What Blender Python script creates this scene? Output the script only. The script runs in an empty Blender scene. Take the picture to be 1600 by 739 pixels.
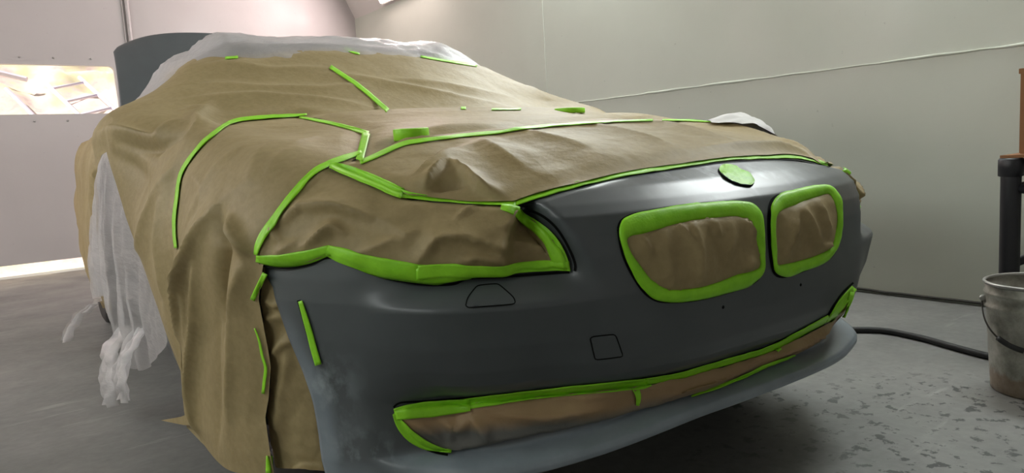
import bpy, bmesh, math, random
import numpy as np
from mathutils import Vector, Matrix, noise
from mathutils.bvhtree import BVHTree
from mathutils.kdtree import KDTree
from mathutils.geometry import delaunay_2d_cdt

random.seed(7); np.random.seed(7)
scn = bpy.context.scene
COL = scn.collection

# ------------------------------------------------------------------ camera
# x = across the car, y = from its nose to its tail, z = up, metres
CAM = np.array([-1.3224, -0.9415, 0.8415])
ROOM_YAW = math.radians(3.318)                       # the booth is turned a little against the car
_a = -ROOM_YAW
_rot = np.array([[math.cos(_a), -math.sin(_a), 0], [math.sin(_a), math.cos(_a), 0], [0, 0, 1]])
_rr = np.array([[0.78120977, -0.1167098, 0.61326187], [-0.62155305, -0.05388601, 0.78151654], [-0.05816441, -0.99170314, -0.11463761]])
CW = _rot.T @ _rr                                    # columns: right, down, forward
cam = bpy.data.objects.new('camera', bpy.data.cameras.new('camera')); COL.objects.link(cam)
cam.data.sensor_width = 36; cam.data.lens = 36 * 1153 / 1600; cam.data.clip_start = .02; cam.data.clip_end = 200
cam.matrix_world = Matrix(((CW[0, 0], -CW[0, 1], -CW[0, 2], CAM[0]), (CW[1, 0], -CW[1, 1], -CW[1, 2], CAM[1]), (CW[2, 0], -CW[2, 1], -CW[2, 2], CAM[2]), (0, 0, 0, 1)))
scn.camera = cam

# ------------------------------------------------------------------ light
world = bpy.data.worlds.new('world'); scn.world = world; world.use_nodes = True
bg = world.node_tree.nodes['Background']; bg.inputs[0].default_value = (1, .97, .92, 1); bg.inputs[1].default_value = .30
sun = bpy.data.objects.new('sun', bpy.data.lights.new('sun', 'SUN')); COL.objects.link(sun)
sun.data.energy = 8; sun.data.angle = .02; sun.data.color = (1, .95, .88)
sun.rotation_euler = Vector((.8, -.15, -1)).to_track_quat('-Z', 'Y').to_euler()
LAMP_W = 8.6
scn.view_settings.view_transform = 'Standard'; scn.view_settings.look = 'None'
scn.view_settings.exposure = 0.0; scn.view_settings.gamma = 1; scn.view_settings.use_curve_mapping = False

# ------------------------------------------------------------------ helpers
def S(r, g, b):
    return tuple(((c / 255 + .055) / 1.055) ** 2.4 if c > 10 else c / 255 / 12.92 for c in (r, g, b)) + (1,)

def nodes(name):
    m = bpy.data.materials.new(name); m.use_nodes = True
    nt = m.node_tree; p = nt.nodes['Principled BSDF']
    return m, nt, p

def nnoise(nt, scale, detail=4, rough=.55, vec=None, stretch=None):
    n = nt.nodes.new('ShaderNodeTexNoise'); n.inputs['Scale'].default_value = scale; n.inputs['Detail'].default_value = detail; n.inputs['Roughness'].default_value = rough
    tc = nt.nodes.new('ShaderNodeTexCoord')
    if stretch:
        mp = nt.nodes.new('ShaderNodeMapping'); mp.inputs['Scale'].default_value = stretch
        nt.links.new(tc.outputs['Object'], mp.inputs['Vector']); nt.links.new(mp.outputs['Vector'], n.inputs['Vector'])
    else:
        nt.links.new(tc.outputs['Object'], n.inputs['Vector'])
    return n.outputs['Fac']

def ramp(nt, fac, stops):
    r = nt.nodes.new('ShaderNodeValToRGB'); e = r.color_ramp.elements
    while len(e) < len(stops): e.new(.5)
    for k, (p, c) in enumerate(stops):
        e[k].position = p; e[k].color = c if len(c) == 4 else tuple(c) + (1,)
    nt.links.new(fac, r.inputs['Fac']); return r.outputs['Color']

def mix(nt, fac, a, b, mode='MIX'):
    n = nt.nodes.new('ShaderNodeMix'); n.data_type = 'RGBA'; n.blend_type = mode
    for sock, v in ((n.inputs['Factor'], fac), (n.inputs['A'], a), (n.inputs['B'], b)):
        pass
    ins = [i for i in n.inputs]
    def put(sock, v):
        if isinstance(v, (int, float)): sock.default_value = v
        elif isinstance(v, tuple): sock.default_value = v
        else: nt.links.new(v, sock)
    put(ins[0], fac); put(ins[6], a); put(ins[7], b)
    return n.outputs[2]

def bump(nt, p, height, strength=.2, dist=.01):
    b = nt.nodes.new('ShaderNodeBump'); b.inputs['Strength'].default_value = strength; b.inputs['Distance'].default_value = dist
    nt.links.new(height, b.inputs['Height']); nt.links.new(b.outputs['Normal'], p.inputs['Normal'])

def plain(name, col, rough=.5, metal=0, spec=.5):
    m, nt, p = nodes(name)
    f = nnoise(nt, 9, 3)
    d = tuple(c * .88 for c in col[:3]) + (1,)
    nt.links.new(ramp(nt, f, [(.3, d), (.7, col)]), p.inputs['Base Color'])
    p.inputs['Roughness'].default_value = rough; p.inputs['Metallic'].default_value = metal
    p.inputs['Specular IOR Level'].default_value = spec
    return m

# --- materials
def mat_paper():
    m, nt, p = nodes('kraft_paper')
    a = nnoise(nt, 3, 5); b = nnoise(nt, 60, 3)
    c = ramp(nt, a, [(.3, S(145, 129, 91)), (.7, S(159, 143, 104))])
    nt.links.new(mix(nt, .12, c, ramp(nt, b, [(.35, S(120, 98, 66)), (.65, S(190, 165, 125))])), p.inputs['Base Color'])
    p.inputs['Roughness'].default_value = .58; p.inputs['Specular IOR Level'].default_value = .25
    vo = nt.nodes.new('ShaderNodeTexVoronoi'); vo.inputs['Scale'].default_value = 7; vo.feature = 'F1'
    tc = nt.nodes.new('ShaderNodeTexCoord'); nn = nt.nodes.new('ShaderNodeTexNoise'); nn.inputs['Scale'].default_value = 3; nn.inputs['Detail'].default_value = 3
    va = nt.nodes.new('ShaderNodeVectorMath'); va.operation = 'MULTIPLY_ADD'; va.inputs[1].default_value = (.35, .35, .35)
    nt.links.new(tc.outputs['Object'], nn.inputs['Vector']); nt.links.new(nn.outputs['Color'], va.inputs[0]); nt.links.new(tc.outputs['Object'], va.inputs[2]); nt.links.new(va.outputs[0], vo.inputs['Vector'])
    ad = nt.nodes.new('ShaderNodeMath'); ad.operation = 'MULTIPLY_ADD'; nt.links.new(vo.outputs['Distance'], ad.inputs[0]); ad.inputs[1].default_value = .8; nt.links.new(nnoise(nt, 14, 5, .6), ad.inputs[2])
    bump(nt, p, ad.outputs[0], .30, .012)
    return m

def mat_spray():
    m, nt, p = nodes('oversprayed_paper')
    tc = nt.nodes.new('ShaderNodeTexCoord'); sp = nt.nodes.new('ShaderNodeSeparateXYZ'); nt.links.new(tc.outputs['Object'], sp.inputs[0])
    n = nnoise(nt, 6, 4)
    ad = nt.nodes.new('ShaderNodeMath'); ad.operation = 'MULTIPLY_ADD'; nt.links.new(n, ad.inputs[0]); ad.inputs[1].default_value = .03; nt.links.new(sp.outputs['Z'], ad.inputs[2])
    f = ramp(nt, ad.outputs[0], [(.318, (1, 1, 1, 1)), (.342, (0, 0, 0, 1))])
    nt.links.new(mix(nt, f, ramp(nt, nnoise(nt, 5), [(.3, S(150, 121, 86)), (.7, S(172, 144, 106))]), S(104, 104, 99)), p.inputs['Base Color'])
    p.inputs['Roughness'].default_value = .55
    bump(nt, p, nnoise(nt, 25, 5, .6), .3, .01)
    return m

def mat_tape():
    m, nt, p = nodes('green_tape')
    f = nnoise(nt, 40, 4); g = nnoise(nt, 7, 2)
    c = ramp(nt, f, [(.3, S(132, 208, 30)), (.7, S(156, 228, 46))])
    nt.links.new(mix(nt, .35, c, ramp(nt, g, [(.35, S(126, 200, 26)), (.65, S(160, 232, 56))])), p.inputs['Base Color'])
    p.inputs['Roughness'].default_value = .45; p.inputs['Specular IOR Level'].default_value = .35
    bump(nt, p, nnoise(nt, 180, 3), .25, .003)
    return m

def mat_primer():
    m, nt, p = nodes('grey_primer')
    at = nt.nodes.new('ShaderNodeAttribute'); at.attribute_name = 'coat_light'
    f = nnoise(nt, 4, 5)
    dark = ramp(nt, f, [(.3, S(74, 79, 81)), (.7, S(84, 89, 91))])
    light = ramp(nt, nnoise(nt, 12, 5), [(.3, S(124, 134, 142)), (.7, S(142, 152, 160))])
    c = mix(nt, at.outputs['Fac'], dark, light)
    # rubbed, sanded smudges; round the emblem also highlights painted into the colour
    sm = nt.nodes.new('ShaderNodeAttribute'); sm.attribute_name = 'rub_glint'
    st = nnoise(nt, 13, 5, .6, stretch=(1.6, 1, 1))
    mm = nt.nodes.new('ShaderNodeMath'); mm.operation = 'MULTIPLY'
    nt.links.new(ramp(nt, st, [(.5, (0, 0, 0, 1)), (.68, (1, 1, 1, 1))]), mm.inputs[0]); nt.links.new(sm.outputs['Fac'], mm.inputs[1])
    c = mix(nt, mm.outputs[0], c, S(150, 160, 164))
    nt.links.new(c, p.inputs['Base Color'])
    r = ramp(nt, nnoise(nt, 6, 6), [(.3, (.30,) * 3), (.7, (.40,) * 3)])
    nt.links.new(r, p.inputs['Roughness'])
    p.inputs['Specular IOR Level'].default_value = .45
    return m

def mat_plastic(name, dens):
    m, nt, p = nodes(name)
    p.inputs['Base Color'].default_value = S(228, 222, 220); p.inputs['Roughness'].default_value = .25
    p.inputs['Specular IOR Level'].default_value = .7
    bump(nt, p, nnoise(nt, 16, 6, .65, stretch=(1, .6, 2)), .6, .02)
    t = nt.nodes.new('ShaderNodeBsdfTransparent'); x = nt.nodes.new('ShaderNodeMixShader')
    fr = nt.nodes.new('ShaderNodeLayerWeight'); fr.inputs['Blend'].default_value = .35
    r = ramp(nt, fr.outputs['Facing'], [(0, (dens,) * 3), (1, (min(1, dens + .4),) * 3)])
    tl = nt.nodes.new('ShaderNodeBsdfTranslucent'); tl.inputs[0].default_value = S(235, 235, 238)
    y = nt.nodes.new('ShaderNodeMixShader'); y.inputs[0].default_value = .35
    nt.links.new(p.outputs[0], y.inputs[1]); nt.links.new(tl.outputs[0], y.inputs[2])
    nt.links.new(r, x.inputs[0]); nt.links.new(t.outputs[0], x.inputs[1]); nt.links.new(y.outputs[0], x.inputs[2])
    nt.links.new(x.outputs[0], nt.nodes['Material Output'].inputs[0])
    return m

def mat_wall(name, c0, c1, rough=.38):
    m, nt, p = nodes(name)
    f = nnoise(nt, .9, 5)
    c = ramp(nt, f, [(.3, c0), (.7, c1)])
    d = ramp(nt, nnoise(nt, 26, 2), [(.74, (0, 0, 0, 1)), (.80, (1, 1, 1, 1))])
    nt.links.new(mix(nt, d, c, tuple(x * .85 for x in c0[:3]) + (1,)), p.inputs['Base Color'])
    nt.links.new(ramp(nt, nnoise(nt, 1.7, 4), [(.35, (rough - .1,) * 3), (.65, (rough + .15,) * 3)]), p.inputs['Roughness'])
    bump(nt, p, nnoise(nt, 5, 6, .6), .12, .02)
    return m

def mat_floor():
    m, nt, p = nodes('stained_concrete')
    c = ramp(nt, nnoise(nt, 1.3, 7, .62), [(.28, S(104, 105, 103)), (.5, S(128, 128, 125)), (.72, S(146, 145, 141))])
    fine = ramp(nt, nnoise(nt, 30, 4), [(.3, S(95, 96, 94)), (.7, S(150, 149, 146))])
    c = mix(nt, .22, c, fine)
    # flecks and drips
    sp = nnoise(nt, 21, 6, .62)
    tc = nt.nodes.new('ShaderNodeTexCoord'); gp = nt.nodes.new('ShaderNodeVectorMath'); gp.operation = 'DISTANCE'; nt.links.new(tc.outputs['Object'], gp.inputs[0]); gp.inputs[1].default_value = (.75, -.15, 0)
    ga = nt.nodes.new('ShaderNodeMath'); ga.operation = 'MULTIPLY_ADD'; nt.links.new(gp.outputs['Value'], ga.inputs[0]); ga.inputs[1].default_value = -.42; nt.links.new(nnoise(nt, 1.6, 3), ga.inputs[2]); gate = ga.outputs[0]
    mm = nt.nodes.new('ShaderNodeMath'); mm.operation = 'MULTIPLY'
    nt.links.new(ramp(nt, sp, [(.56, (0, 0, 0, 1)), (.60, (1, 1, 1, 1))]), mm.inputs[0])
    nt.links.new(ramp(nt, gate, [(.10, (0, 0, 0, 1)), (.34, (1, 1, 1, 1))]), mm.inputs[1])
    c = mix(nt, mm.outputs[0], c, S(72, 73, 72))
    w = nnoise(nt, 6, 6, .7, stretch=(.35, 2.2, 1)); g2 = nnoise(nt, 1.6, 2)
    m2 = nt.nodes.new('ShaderNodeMath'); m2.operation = 'MULTIPLY'
    nt.links.new(ramp(nt, w, [(.58, (0, 0, 0, 1)), (.72, (.55,) * 3)]), m2.inputs[0])
    nt.links.new(ramp(nt, g2, [(.48, (0, 0, 0, 1)), (.6, (1, 1, 1, 1))]), m2.inputs[1])
    c = mix(nt, m2.outputs[0], c, S(186, 184, 180))
    nt.links.new(c, p.inputs['Base Color'])
    nt.links.new(ramp(nt, nnoise(nt, 3, 5), [(.3, (.36,) * 3), (.7, (.6,) * 3)]), p.inputs['Roughness'])
    bump(nt, p, nnoise(nt, 40, 4), .12, .006)
    return m

def mat_lamp(name, col, w):
    m, nt, p = nodes(name)
    p.inputs['Base Color'].default_value = (.9, .9, .9, 1)
    p.inputs['Emission Color'].default_value = col; p.inputs['Emission Strength'].default_value = w
    return m

def mat_glass(name):
    m, nt, p = nodes(name)
    p.inputs['Roughness'].default_value = .05; p.inputs['Base Color'].default_value = (.9, .9, .9, 1)
    t = nt.nodes.new('ShaderNodeBsdfTransparent'); x = nt.nodes.new('ShaderNodeMixShader'); x.inputs[0].default_value = .06
    nt.links.new(t.outputs[0], x.inputs[1]); nt.links.new(p.outputs[0], x.inputs[2]); nt.links.new(x.outputs[0], nt.nodes['Material Output'].inputs[0])
    return m

def mat_bucket():
    m, nt, p = nodes('worn_tin')
    tc = nt.nodes.new('ShaderNodeTexCoord'); sp = nt.nodes.new('ShaderNodeSeparateXYZ'); nt.links.new(tc.outputs['Object'], sp.inputs[0])
    c = ramp(nt, nnoise(nt, 11, 6, .65), [(.3, S(112, 112, 102)), (.5, S(165, 163, 152)), (.72, S(205, 203, 195))])
    ad = nt.nodes.new('ShaderNodeMath'); ad.operation = 'MULTIPLY_ADD'; nt.links.new(nnoise(nt, 14, 5), ad.inputs[0]); ad.inputs[1].default_value = -.11; nt.links.new(sp.outputs['Z'], ad.inputs[2])
    f = ramp(nt, ad.outputs[0], [(-.01, (.5,) * 3), (.015, (0, 0, 0, 1))])
    nt.links.new(mix(nt, f, c, S(126, 88, 52)), p.inputs['Base Color'])
    p.inputs['Metallic'].default_value = .45; nt.links.new(ramp(nt, nnoise(nt, 7), [(.3, (.35,) * 3), (.7, (.62,) * 3)]), p.inputs['Roughness'])
    bump(nt, p, nnoise(nt, 9, 4), .25, .008)
    return m

def mat_rubble():
    m, nt, p = nodes('dry_rubble')
    c = ramp(nt, nnoise(nt, 2.5, 8, .7), [(.3, S(205, 170, 172)), (.45, S(236, 214, 205)), (.6, S(232, 224, 176)), (.75, S(250, 242, 240))])
    nt.links.new(c, p.inputs['Base Color']); p.inputs['Roughness'].default_value = .9
    return m

PAPER = mat_paper(); SPRAY = mat_spray(); TAPE = mat_tape(); PRIMER = mat_primer()
FILM = mat_plastic('clear_sheeting', .38); FILM2 = mat_plastic('milky_sheeting', .42)
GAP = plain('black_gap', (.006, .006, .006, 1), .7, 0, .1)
PANEL = plain('panel_grey', S(84, 88, 90), .4)
RUBBER = plain('black_rubber', (.012, .012, .012, 1), .6)
ALLOY = plain('alloy', S(150, 150, 152), .35, .8)
WIRE = plain('steel_wire', S(70, 68, 64), .45, .7)
WHITEC = plain('white_cloth', S(215, 213, 210), .8)
BLACKP = plain('black_pipe_paint', (.018, .018, .022, 1), .42)
STEEL = plain('galvanised', S(170, 168, 164), .4, .5)
CARD = plain('brown_cardboard', S(150, 104, 66), .75)
REDINK = plain('red_ink', S(165, 48, 40), .7)
DARKINK = plain('dark_ink', S(60, 44, 36), .7)
COREW = plain('tape_core', S(205, 200, 190), .8)
WALLM = mat_wall('booth_paint', S(188, 191, 179), S(198, 201, 189))
WALLB = mat_wall('booth_paint_back', S(180, 175, 174), S(190, 185, 184))
CEILM = mat_wall('ceiling_paint', S(206, 200, 194), S(214, 208, 202))
FLOORM = mat_floor(); LAMP = mat_lamp('tube_light', (.94, 1, .99, 1), LAMP_W * 2.9); GLASS = mat_glass('window_glass')
LAMPN = mat_lamp('dim_tube_light', (.94, 1, .99, 1), LAMP_W * 1.15)
LAMPP = mat_lamp('warm_tube_light', (1, .82, .80, 1), LAMP_W * 3.2)
TIN = mat_bucket(); RUBBLE = mat_rubble(); LILAC = plain('weathered_metal', S(222, 212, 230), .6); TIMBER = plain('old_timber', S(150, 128, 130), .8)
SHRUB = plain('dry_weed', S(196, 196, 110), .9)

def link(name, me, mat=None, parent=None, smooth=True):
    o = bpy.data.objects.new(name, me); COL.objects.link(o)
    if mat: me.materials.append(mat)
    if parent: o.parent = parent
    if smooth: me.shade_smooth()
    return o

def meshobj(name, v, f, mat, parent=None, smooth=True):
    me = bpy.data.meshes.new(name); me.from_pydata([tuple(map(float, q)) for q in v], [], [tuple(map(int, q)) for q in f]); me.update()
    return link(name, me, mat, parent, smooth)

def tag(o, label, cat, group=None, kind=None):
    o['label'] = label; o['category'] = cat
    if group: o['group'] = group
    if kind: o['kind'] = kind
    return o

def thing(name, label, cat, loc=(0, 0, 0), rz=0, group=None):
    o = bpy.data.objects.new(name, None); COL.objects.link(o); o.location = loc; o.rotation_euler.z = rz; o.empty_display_size = .1
    return tag(o, label, cat, group)

def keep(o, parent):       # parent without moving
    o.parent = parent; o.matrix_parent_inverse = Matrix.Translation(parent.location).inverted() if parent.rotation_euler.z == 0 else (Matrix.Translation(parent.location) @ parent.rotation_euler.to_matrix().to_4x4()).inverted()
    return o

def bm_obj(name, bm, mat, parent=None, smooth=False):
    me = bpy.data.meshes.new(name); bm.to_mesh(me); bm.free()
    return link(name, me, mat, parent, smooth)

def box(bm, x0, x1, y0, y1, z0, z1, bev=0):
    r = bmesh.ops.create_cube(bm, size=1, matrix=Matrix.Translation(((x0 + x1) / 2, (y0 + y1) / 2, (z0 + z1) / 2)) @ Matrix.Diagonal((x1 - x0, y1 - y0, z1 - z0, 1)))
    if bev:
        es = list({e for v in r['verts'] for e in v.link_edges}); bmesh.ops.bevel(bm, geom=es, offset=bev, segments=2, affect='EDGES')

def lathe(bm, prof, n=48, cap=False):
    rings = []
    for r, z in prof:
        rings.append([bm.verts.new((r * math.cos(2 * math.pi * k / n), r * math.sin(2 * math.pi * k / n), z)) for k in range(n)])
    for a, b in zip(rings, rings[1:]):
        for k in range(n): bm.faces.new((a[k], a[(k + 1) % n], b[(k + 1) % n], b[k]))
    if cap:
        bm.faces.new(rings[0][::-1]); bm.faces.new(rings[-1])

def crv(P, n):             # smooth resample of a polyline by Catmull-Rom
    P = [np.array(p, float) for p in P]; out = []
    Q = [2 * P[0] - P[1]] + P + [2 * P[-1] - P[-2]]
    d = np.cumsum([0] + [np.linalg.norm((P[k + 1] - P[k])[:3]) for k in range(len(P) - 1)])
    for t in np.linspace(0, d[-1], n):
        k = min(max(int(np.searchsorted(d, t, 'right')) - 1, 0), len(P) - 2); u = (t - d[k]) / max(d[k + 1] - d[k], 1e-9)
        a, b, c, e = Q[k:k + 4]
        out.append(.5 * ((2 * b) + (c - a) * u + (2 * a - 5 * b + 4 * c - e) * u * u + (3 * b - a - 3 * c + e) * u ** 3))
    return np.array(out)

def tube(bm, pts, r, n=10, rf=None):
    pts = [Vector(p) for p in pts]; prev = None; rings = []
    up = Vector((0, 0, 1))
    for k, p in enumerate(pts):
        t = (pts[min(k + 1, len(pts) - 1)] - pts[max(k - 1, 0)]).normalized()
        if prev is None: a = t.orthogonal().normalized()
        else: a = (prev - t * prev.dot(t)).normalized()
        prev = a; b = t.cross(a); rr = r if rf is None else rf(k / (len(pts) - 1))
        rings.append([bm.verts.new(p + (a * math.cos(2 * math.pi * j / n) + b * math.sin(2 * math.pi * j / n)) * rr) for j in range(n)])
    for A, B in zip(rings, rings[1:]):
        for j in range(n): bm.faces.new((A[j], A[(j + 1) % n], B[(j + 1) % n], B[j]))
    bm.faces.new(rings[0][::-1]); bm.faces.new(rings[-1])

def rays(uv):
    uv = np.asarray(uv, float); d = np.stack([(uv[:, 0] - 800) / 1153, (uv[:, 1] - 369.5) / 1153, np.ones(len(uv))], 1) @ CW.T
    return d / np.linalg.norm(d, axis=1)[:, None]

def project(P):
    c = (np.asarray(P) - CAM) @ CW
    return np.stack([800 + 1153 * c[:, 0] / c[:, 2], 369.5 + 1153 * c[:, 1] / c[:, 2]], 1), c[:, 2]

def sstep(a, b, x):
    t = np.clip((x - a) / (b - a), 0, 1); return t * t * (3 - 2 * t)

# ------------------------------------------------------------------ the booth
ROOM = Matrix.Rotation(ROOM_YAW, 4, 'Z')
def room(o, kind='structure'):
    o.matrix_world = ROOM @ o.matrix_world
    if kind: o['kind'] = kind
    return o
RWA = math.atan2(2.57 - 2.407, 6.75 - .712)           # the right wall runs out slightly
def wx(y): return 2.407 + (y - .712) * math.tan(RWA)
YB = 6.75; ZT = 2.395; YF = -5.0; XL = -4.2
bm = bmesh.new(); box(bm, XL - .3, 3.2, YF, YB + .25, -.12, 0); room(bm_obj('floor', bm, FLOORM))
# right wall: upper sheet and, slightly proud of it, the lower sheet
def wall_quad(y0, y1, z0, z1, off, th):
    return [(wx(y) - off + (th if s else 0), y, z) for s in (0, 1) for y in (y0, y1) for z in (z0, z1)]
def hexa(bm, p):
    v = [bm.verts.new(q) for q in p]
    for f in ((0, 1, 3, 2), (4, 6, 7, 5), (0, 2, 6, 4), (1, 5, 7, 3), (0, 4, 5, 1), (2, 3, 7, 6)): bm.faces.new([v[k] for k in f])
bm = bmesh.new(); hexa(bm, wall_quad(YF, YB + .1, -.05, 2.6, 0, .1)); WR = room(bm_obj('wall_right', bm, WALLM))
def wpart(name, y0, y1, z0, z1, off, th, mat=WALLM):
    bm = bmesh.new(); hexa(bm, wall_quad(y0, y1, z0, z1, off, th))
    bmesh.ops.recalc_face_normals(bm, faces=bm.faces); o = bm_obj(name, bm, mat); o.parent = WR; return o
SEAM = 1.165
for ya, yb in ((YF, -1.6), (-1.597, 3.62), (3.623, YB)): wpart('lower_panel', ya, yb, 0.012, SEAM, .012, .011)
for ya, yb in ((YF, .2), (.2025, 3.5), (3.5025, YB)): wpart('upper_panel', ya, yb, SEAM + .002, ZT, .006, .005)
bm = bmesh.new(); rr = random.Random(4)
pts = [(wx(y) - .0125 - .002 * rr.random(), y, SEAM + .003 + .004 * rr.random()) for y in np.linspace(-.6, 3.3, 60)]
tube(bm, pts, .006, 6, lambda t: .0035 + .006 * abs(math.sin(t * 23)) * abs(math.sin(t * 7))); o = bm_obj('seam_filler', bm, WALLM, WR, True)
bm = bmesh.new(); pts = [(wx(3.5) - .0065, 3.5 + .003 * rr.random(), z) for z in np.linspace(SEAM, ZT, 20)]; tube(bm, pts, .005, 6); bm_obj('seam_filler', bm, WALLM, WR, True)
bm = bmesh.new(); pts = [(wx(y) - .014, y, .012 + .006 * rr.random()) for y in np.linspace(-.6, YB, 90)]; tube(bm, pts, .007, 6); o = room(bm_obj('trim_1', bm, plain('floor_joint', S(60, 58, 54), .8)))
# back wall with window opening and the gap at the floor
WX0, WX1, WZ0, WZ1 = -1.3, .10, 1.398, 1.823
SX1 = 1.1
BW = room(bm_obj('wall_back', (lambda b: (box(b, SX1, 2.75, YB, YB + .08, -.05, 3.6), b)[1])(bmesh.new()), WALLB))
def back_panel():
    outer = [(XL - .3, .118), (SX1, .118), (SX1, 3.6), (XL - .3, 3.6)]
    r = .045; hole = []
    for cx_, cz_, a0 in ((WX1 - r, WZ1 - r, 0), (WX0 + r, WZ1 - r, 90), (WX0 + r, WZ0 + r, 180), (WX1 - r, WZ0 + r, 270)):
        for k in range(7):
            t = math.radians(a0 + 15 * k); hole.append((cx_ + r * math.cos(t), cz_ + r * math.sin(t)))
    P = outer + hole; E = [(k, (k + 1) % 4) for k in range(4)] + [(4 + k, 4 + (k + 1) % len(hole)) for k in range(len(hole))]
    vs, es, fs, *_ = delaunay_2d_cdt([Vector(p) for p in P], E, [], 0, 1e-6)
    bm = bmesh.new(); vv = [bm.verts.new((v.x, YB, v.y)) for v in vs]
    for f in fs:
        c = sum((vs[k] for k in f), Vector((0, 0))) / 3
        if WX0 < c.x < WX1 and WZ0 < c.y < WZ1 and all(any((vs[k] - Vector(h)).length < 1e-5 for h in hole) for k in f): continue
        bm.faces.new([vv[k] for k in f])
    bmesh.ops.recalc_face_normals(bm, faces=bm.faces)
    g = bmesh.ops.extrude_face_region(bm, geom=bm.faces[:]); bmesh.ops.translate(bm, verts=[q for q in g['geom'] if isinstance(q, bmesh.types.BMVert)], vec=(0, .06, 0))
    bmesh.ops.recalc_face_normals(bm, faces=bm.faces); return bm
DOOR = room(bm_obj('door_1', back_panel(), WALLB))
for x in (-.62, -.37, -.08):
    for z in (WZ0 - .06, WZ1 + .06):
        bm = bmesh.new(); bmesh.ops.create_uvsphere(bm, u_segments=8, v_segments=6, radius=.009, matrix=Matrix.Translation((x + (.05 if z < 1.5 else 0), YB - .002, z))); bm_obj('rivet', bm, STEEL, DOOR, True)
bm = bmesh.new(); box(bm, WX0 - .03, WX1 + .03, YB + .028, YB + .034, WZ0 - .03, WZ1 + .03); room(bm_obj('window_1', bm, GLASS))
bm = bmesh.new(); tube(bm, [(.262, YB - .02, z) for z in np.linspace(.08, 3.5, 12)], .017, 12)
for z in (1.3, 2.02, 2.6): box(bm, .227, .297, YB - .03, YB, z - .012, z + .012)
tube(bm, [(.225, YB - .008, z) for z in (.08, 3.5)], .006, 8)
o = tag(bm_obj('conduit', bm, WALLB, None, True), 'thin painted vertical conduit on the back wall above the raised boot lid', 'pipe'); room(o, None)
# sloped ceiling with light boxes, flat ceiling, left wall
HX = .36; HZ = .72
def slope(side):
    bm = bmesh.new()
    P = []
    for y in (YF, YB + .05):
        x0 = wx(y) if side > 0 else XL
        for dx, dz in ((0, 0), (-HX * side, HZ)):
            for t in (0, .05): P.append((x0 + dx + t * side, y, ZT + dz + t * .4))
    v = [bm.verts.new(p) for p in P]
    for f in ((0, 2, 6, 4), (1, 5, 7, 3), (0, 4, 5, 1), (2, 3, 7, 6), (0, 1, 3, 2), (4, 6, 7, 5)): bm.faces.new([v[k] for k in f])
    bmesh.ops.recalc_face_normals(bm, faces=bm.faces); return bm
room(bm_obj('trim_2', slope(1), CEILM)); room(bm_obj('trim_3', slope(-1), CEILM))
bm = bmesh.new(); box(bm, XL, 2.6, YF, YB + .05, ZT + HZ, ZT + HZ + .06); room(bm_obj('ceiling', bm, CEILM))
bm = bmesh.new(); box(bm, XL - .1, XL, YF, YB + .05, -.05, ZT + HZ); room(bm_obj('wall_left', bm, WALLM))
def light_box(side, y0, y1, lab, mat):
    yc = (y0 + y1) / 2; x0 = wx(yc) if side > 0 else XL
    t = thing('light_box', lab, 'light', group='booth light boxes'); 
    e = Vector((-HX * side, 0, HZ)); e.normalize(); n = Vector((-HZ * side, 0, -HX)).normalized()
    def quad(a0, a1, b0, b1, off, thick):
        bm = bmesh.new(); base = Vector((x0, 0, ZT)); P = []
        for s in (0, thick):
            for y in (b0, b1):
                for a in (a0, a1): P.append(base + e * a + Vector((0, y, 0)) + n * (off + s))
        hexa(bm, [P[k] for k in (0, 1, 2, 3, 4, 5, 6, 7)]); bmesh.ops.recalc_face_normals(bm, faces=bm.faces); return bm
    f = quad(.025, .67, y0, y1, .004, .02); bm_obj('frame', f, CEILM, t)
    for k in range(2): bm_obj('diffuser', quad(.045 + .31 * k, .335 + .31 * k, y0 + .02, y1 - .02, .025, .004), mat, t)
    t.matrix_world = ROOM
    return t
light_box(1, 4.83, 6.03, 'bright light box on the sloped ceiling near the far corner', LAMPP)
light_box(1, 2.3, 3.5, 'light box on the sloped ceiling over the right wall, beside the roof', LAMP)
light_box(-1, 4.9, 6.1, 'light box on the left sloped ceiling near the back wall', LAMPP)
light_box(-1, 2.3, 3.5, 'light box on the left sloped ceiling beside the roof', LAMP)
light_box(-1, -.3, .9, 'light box on the left sloped ceiling beside the car nose', LAMPN)
light_box(1, -.3, .9, 'light box on the sloped ceiling over the right wall, beside the nose', LAMP)

# ------------------------------------------------------------------ outside the window
n = 60; v = []; f = []
for j in range(n):
    for i in range(n):
        x = -4 + 7 * i / (n - 1); y = YB + .4 + 5.0 * j / (n - 1)
        z = -.05 + .62 * max(0, y - YB - .9) + .22 * noise.fractal(Vector((x * 1.6, y * 1.6, 3)), 1, 2, 5) * min(1, max(0, y - YB - .9))
        v.append((x, y, z))
for j in range(n - 1):
    for i in range(n - 1): f.append((j * n + i, j * n + i + 1, (j + 1) * n + i + 1, (j + 1) * n + i))
o = room(meshobj('outside_ground', v, f, RUBBLE)); 
def hill(x, y): return -.05 + .62 * max(0, y - YB - .9) + .05
t = thing('metal_ladder', 'pale metal ladder lying on the sunlit bank outside the window', 'ladder')
A = Vector((.05, YB + 4.1, hill(0, YB + 4.1) + .12)); B = Vector((.62, YB + 2.2, hill(0, YB + 2.2) + .10)); wv = Vector((.42, .12, .1))
for s in (0, 1):
    bm = bmesh.new(); tube(bm, [A + wv * s, B + wv * s], .026, 8); bm_obj('rail', bm, LILAC, t, True)
for k in range(6):
    bm = bmesh.new(); q = A.lerp(B, (k + .4) / 6); tube(bm, [q, q + wv], .018, 8); bm_obj('rung', bm, LILAC, t, True)
t.matrix_world = ROOM
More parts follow.
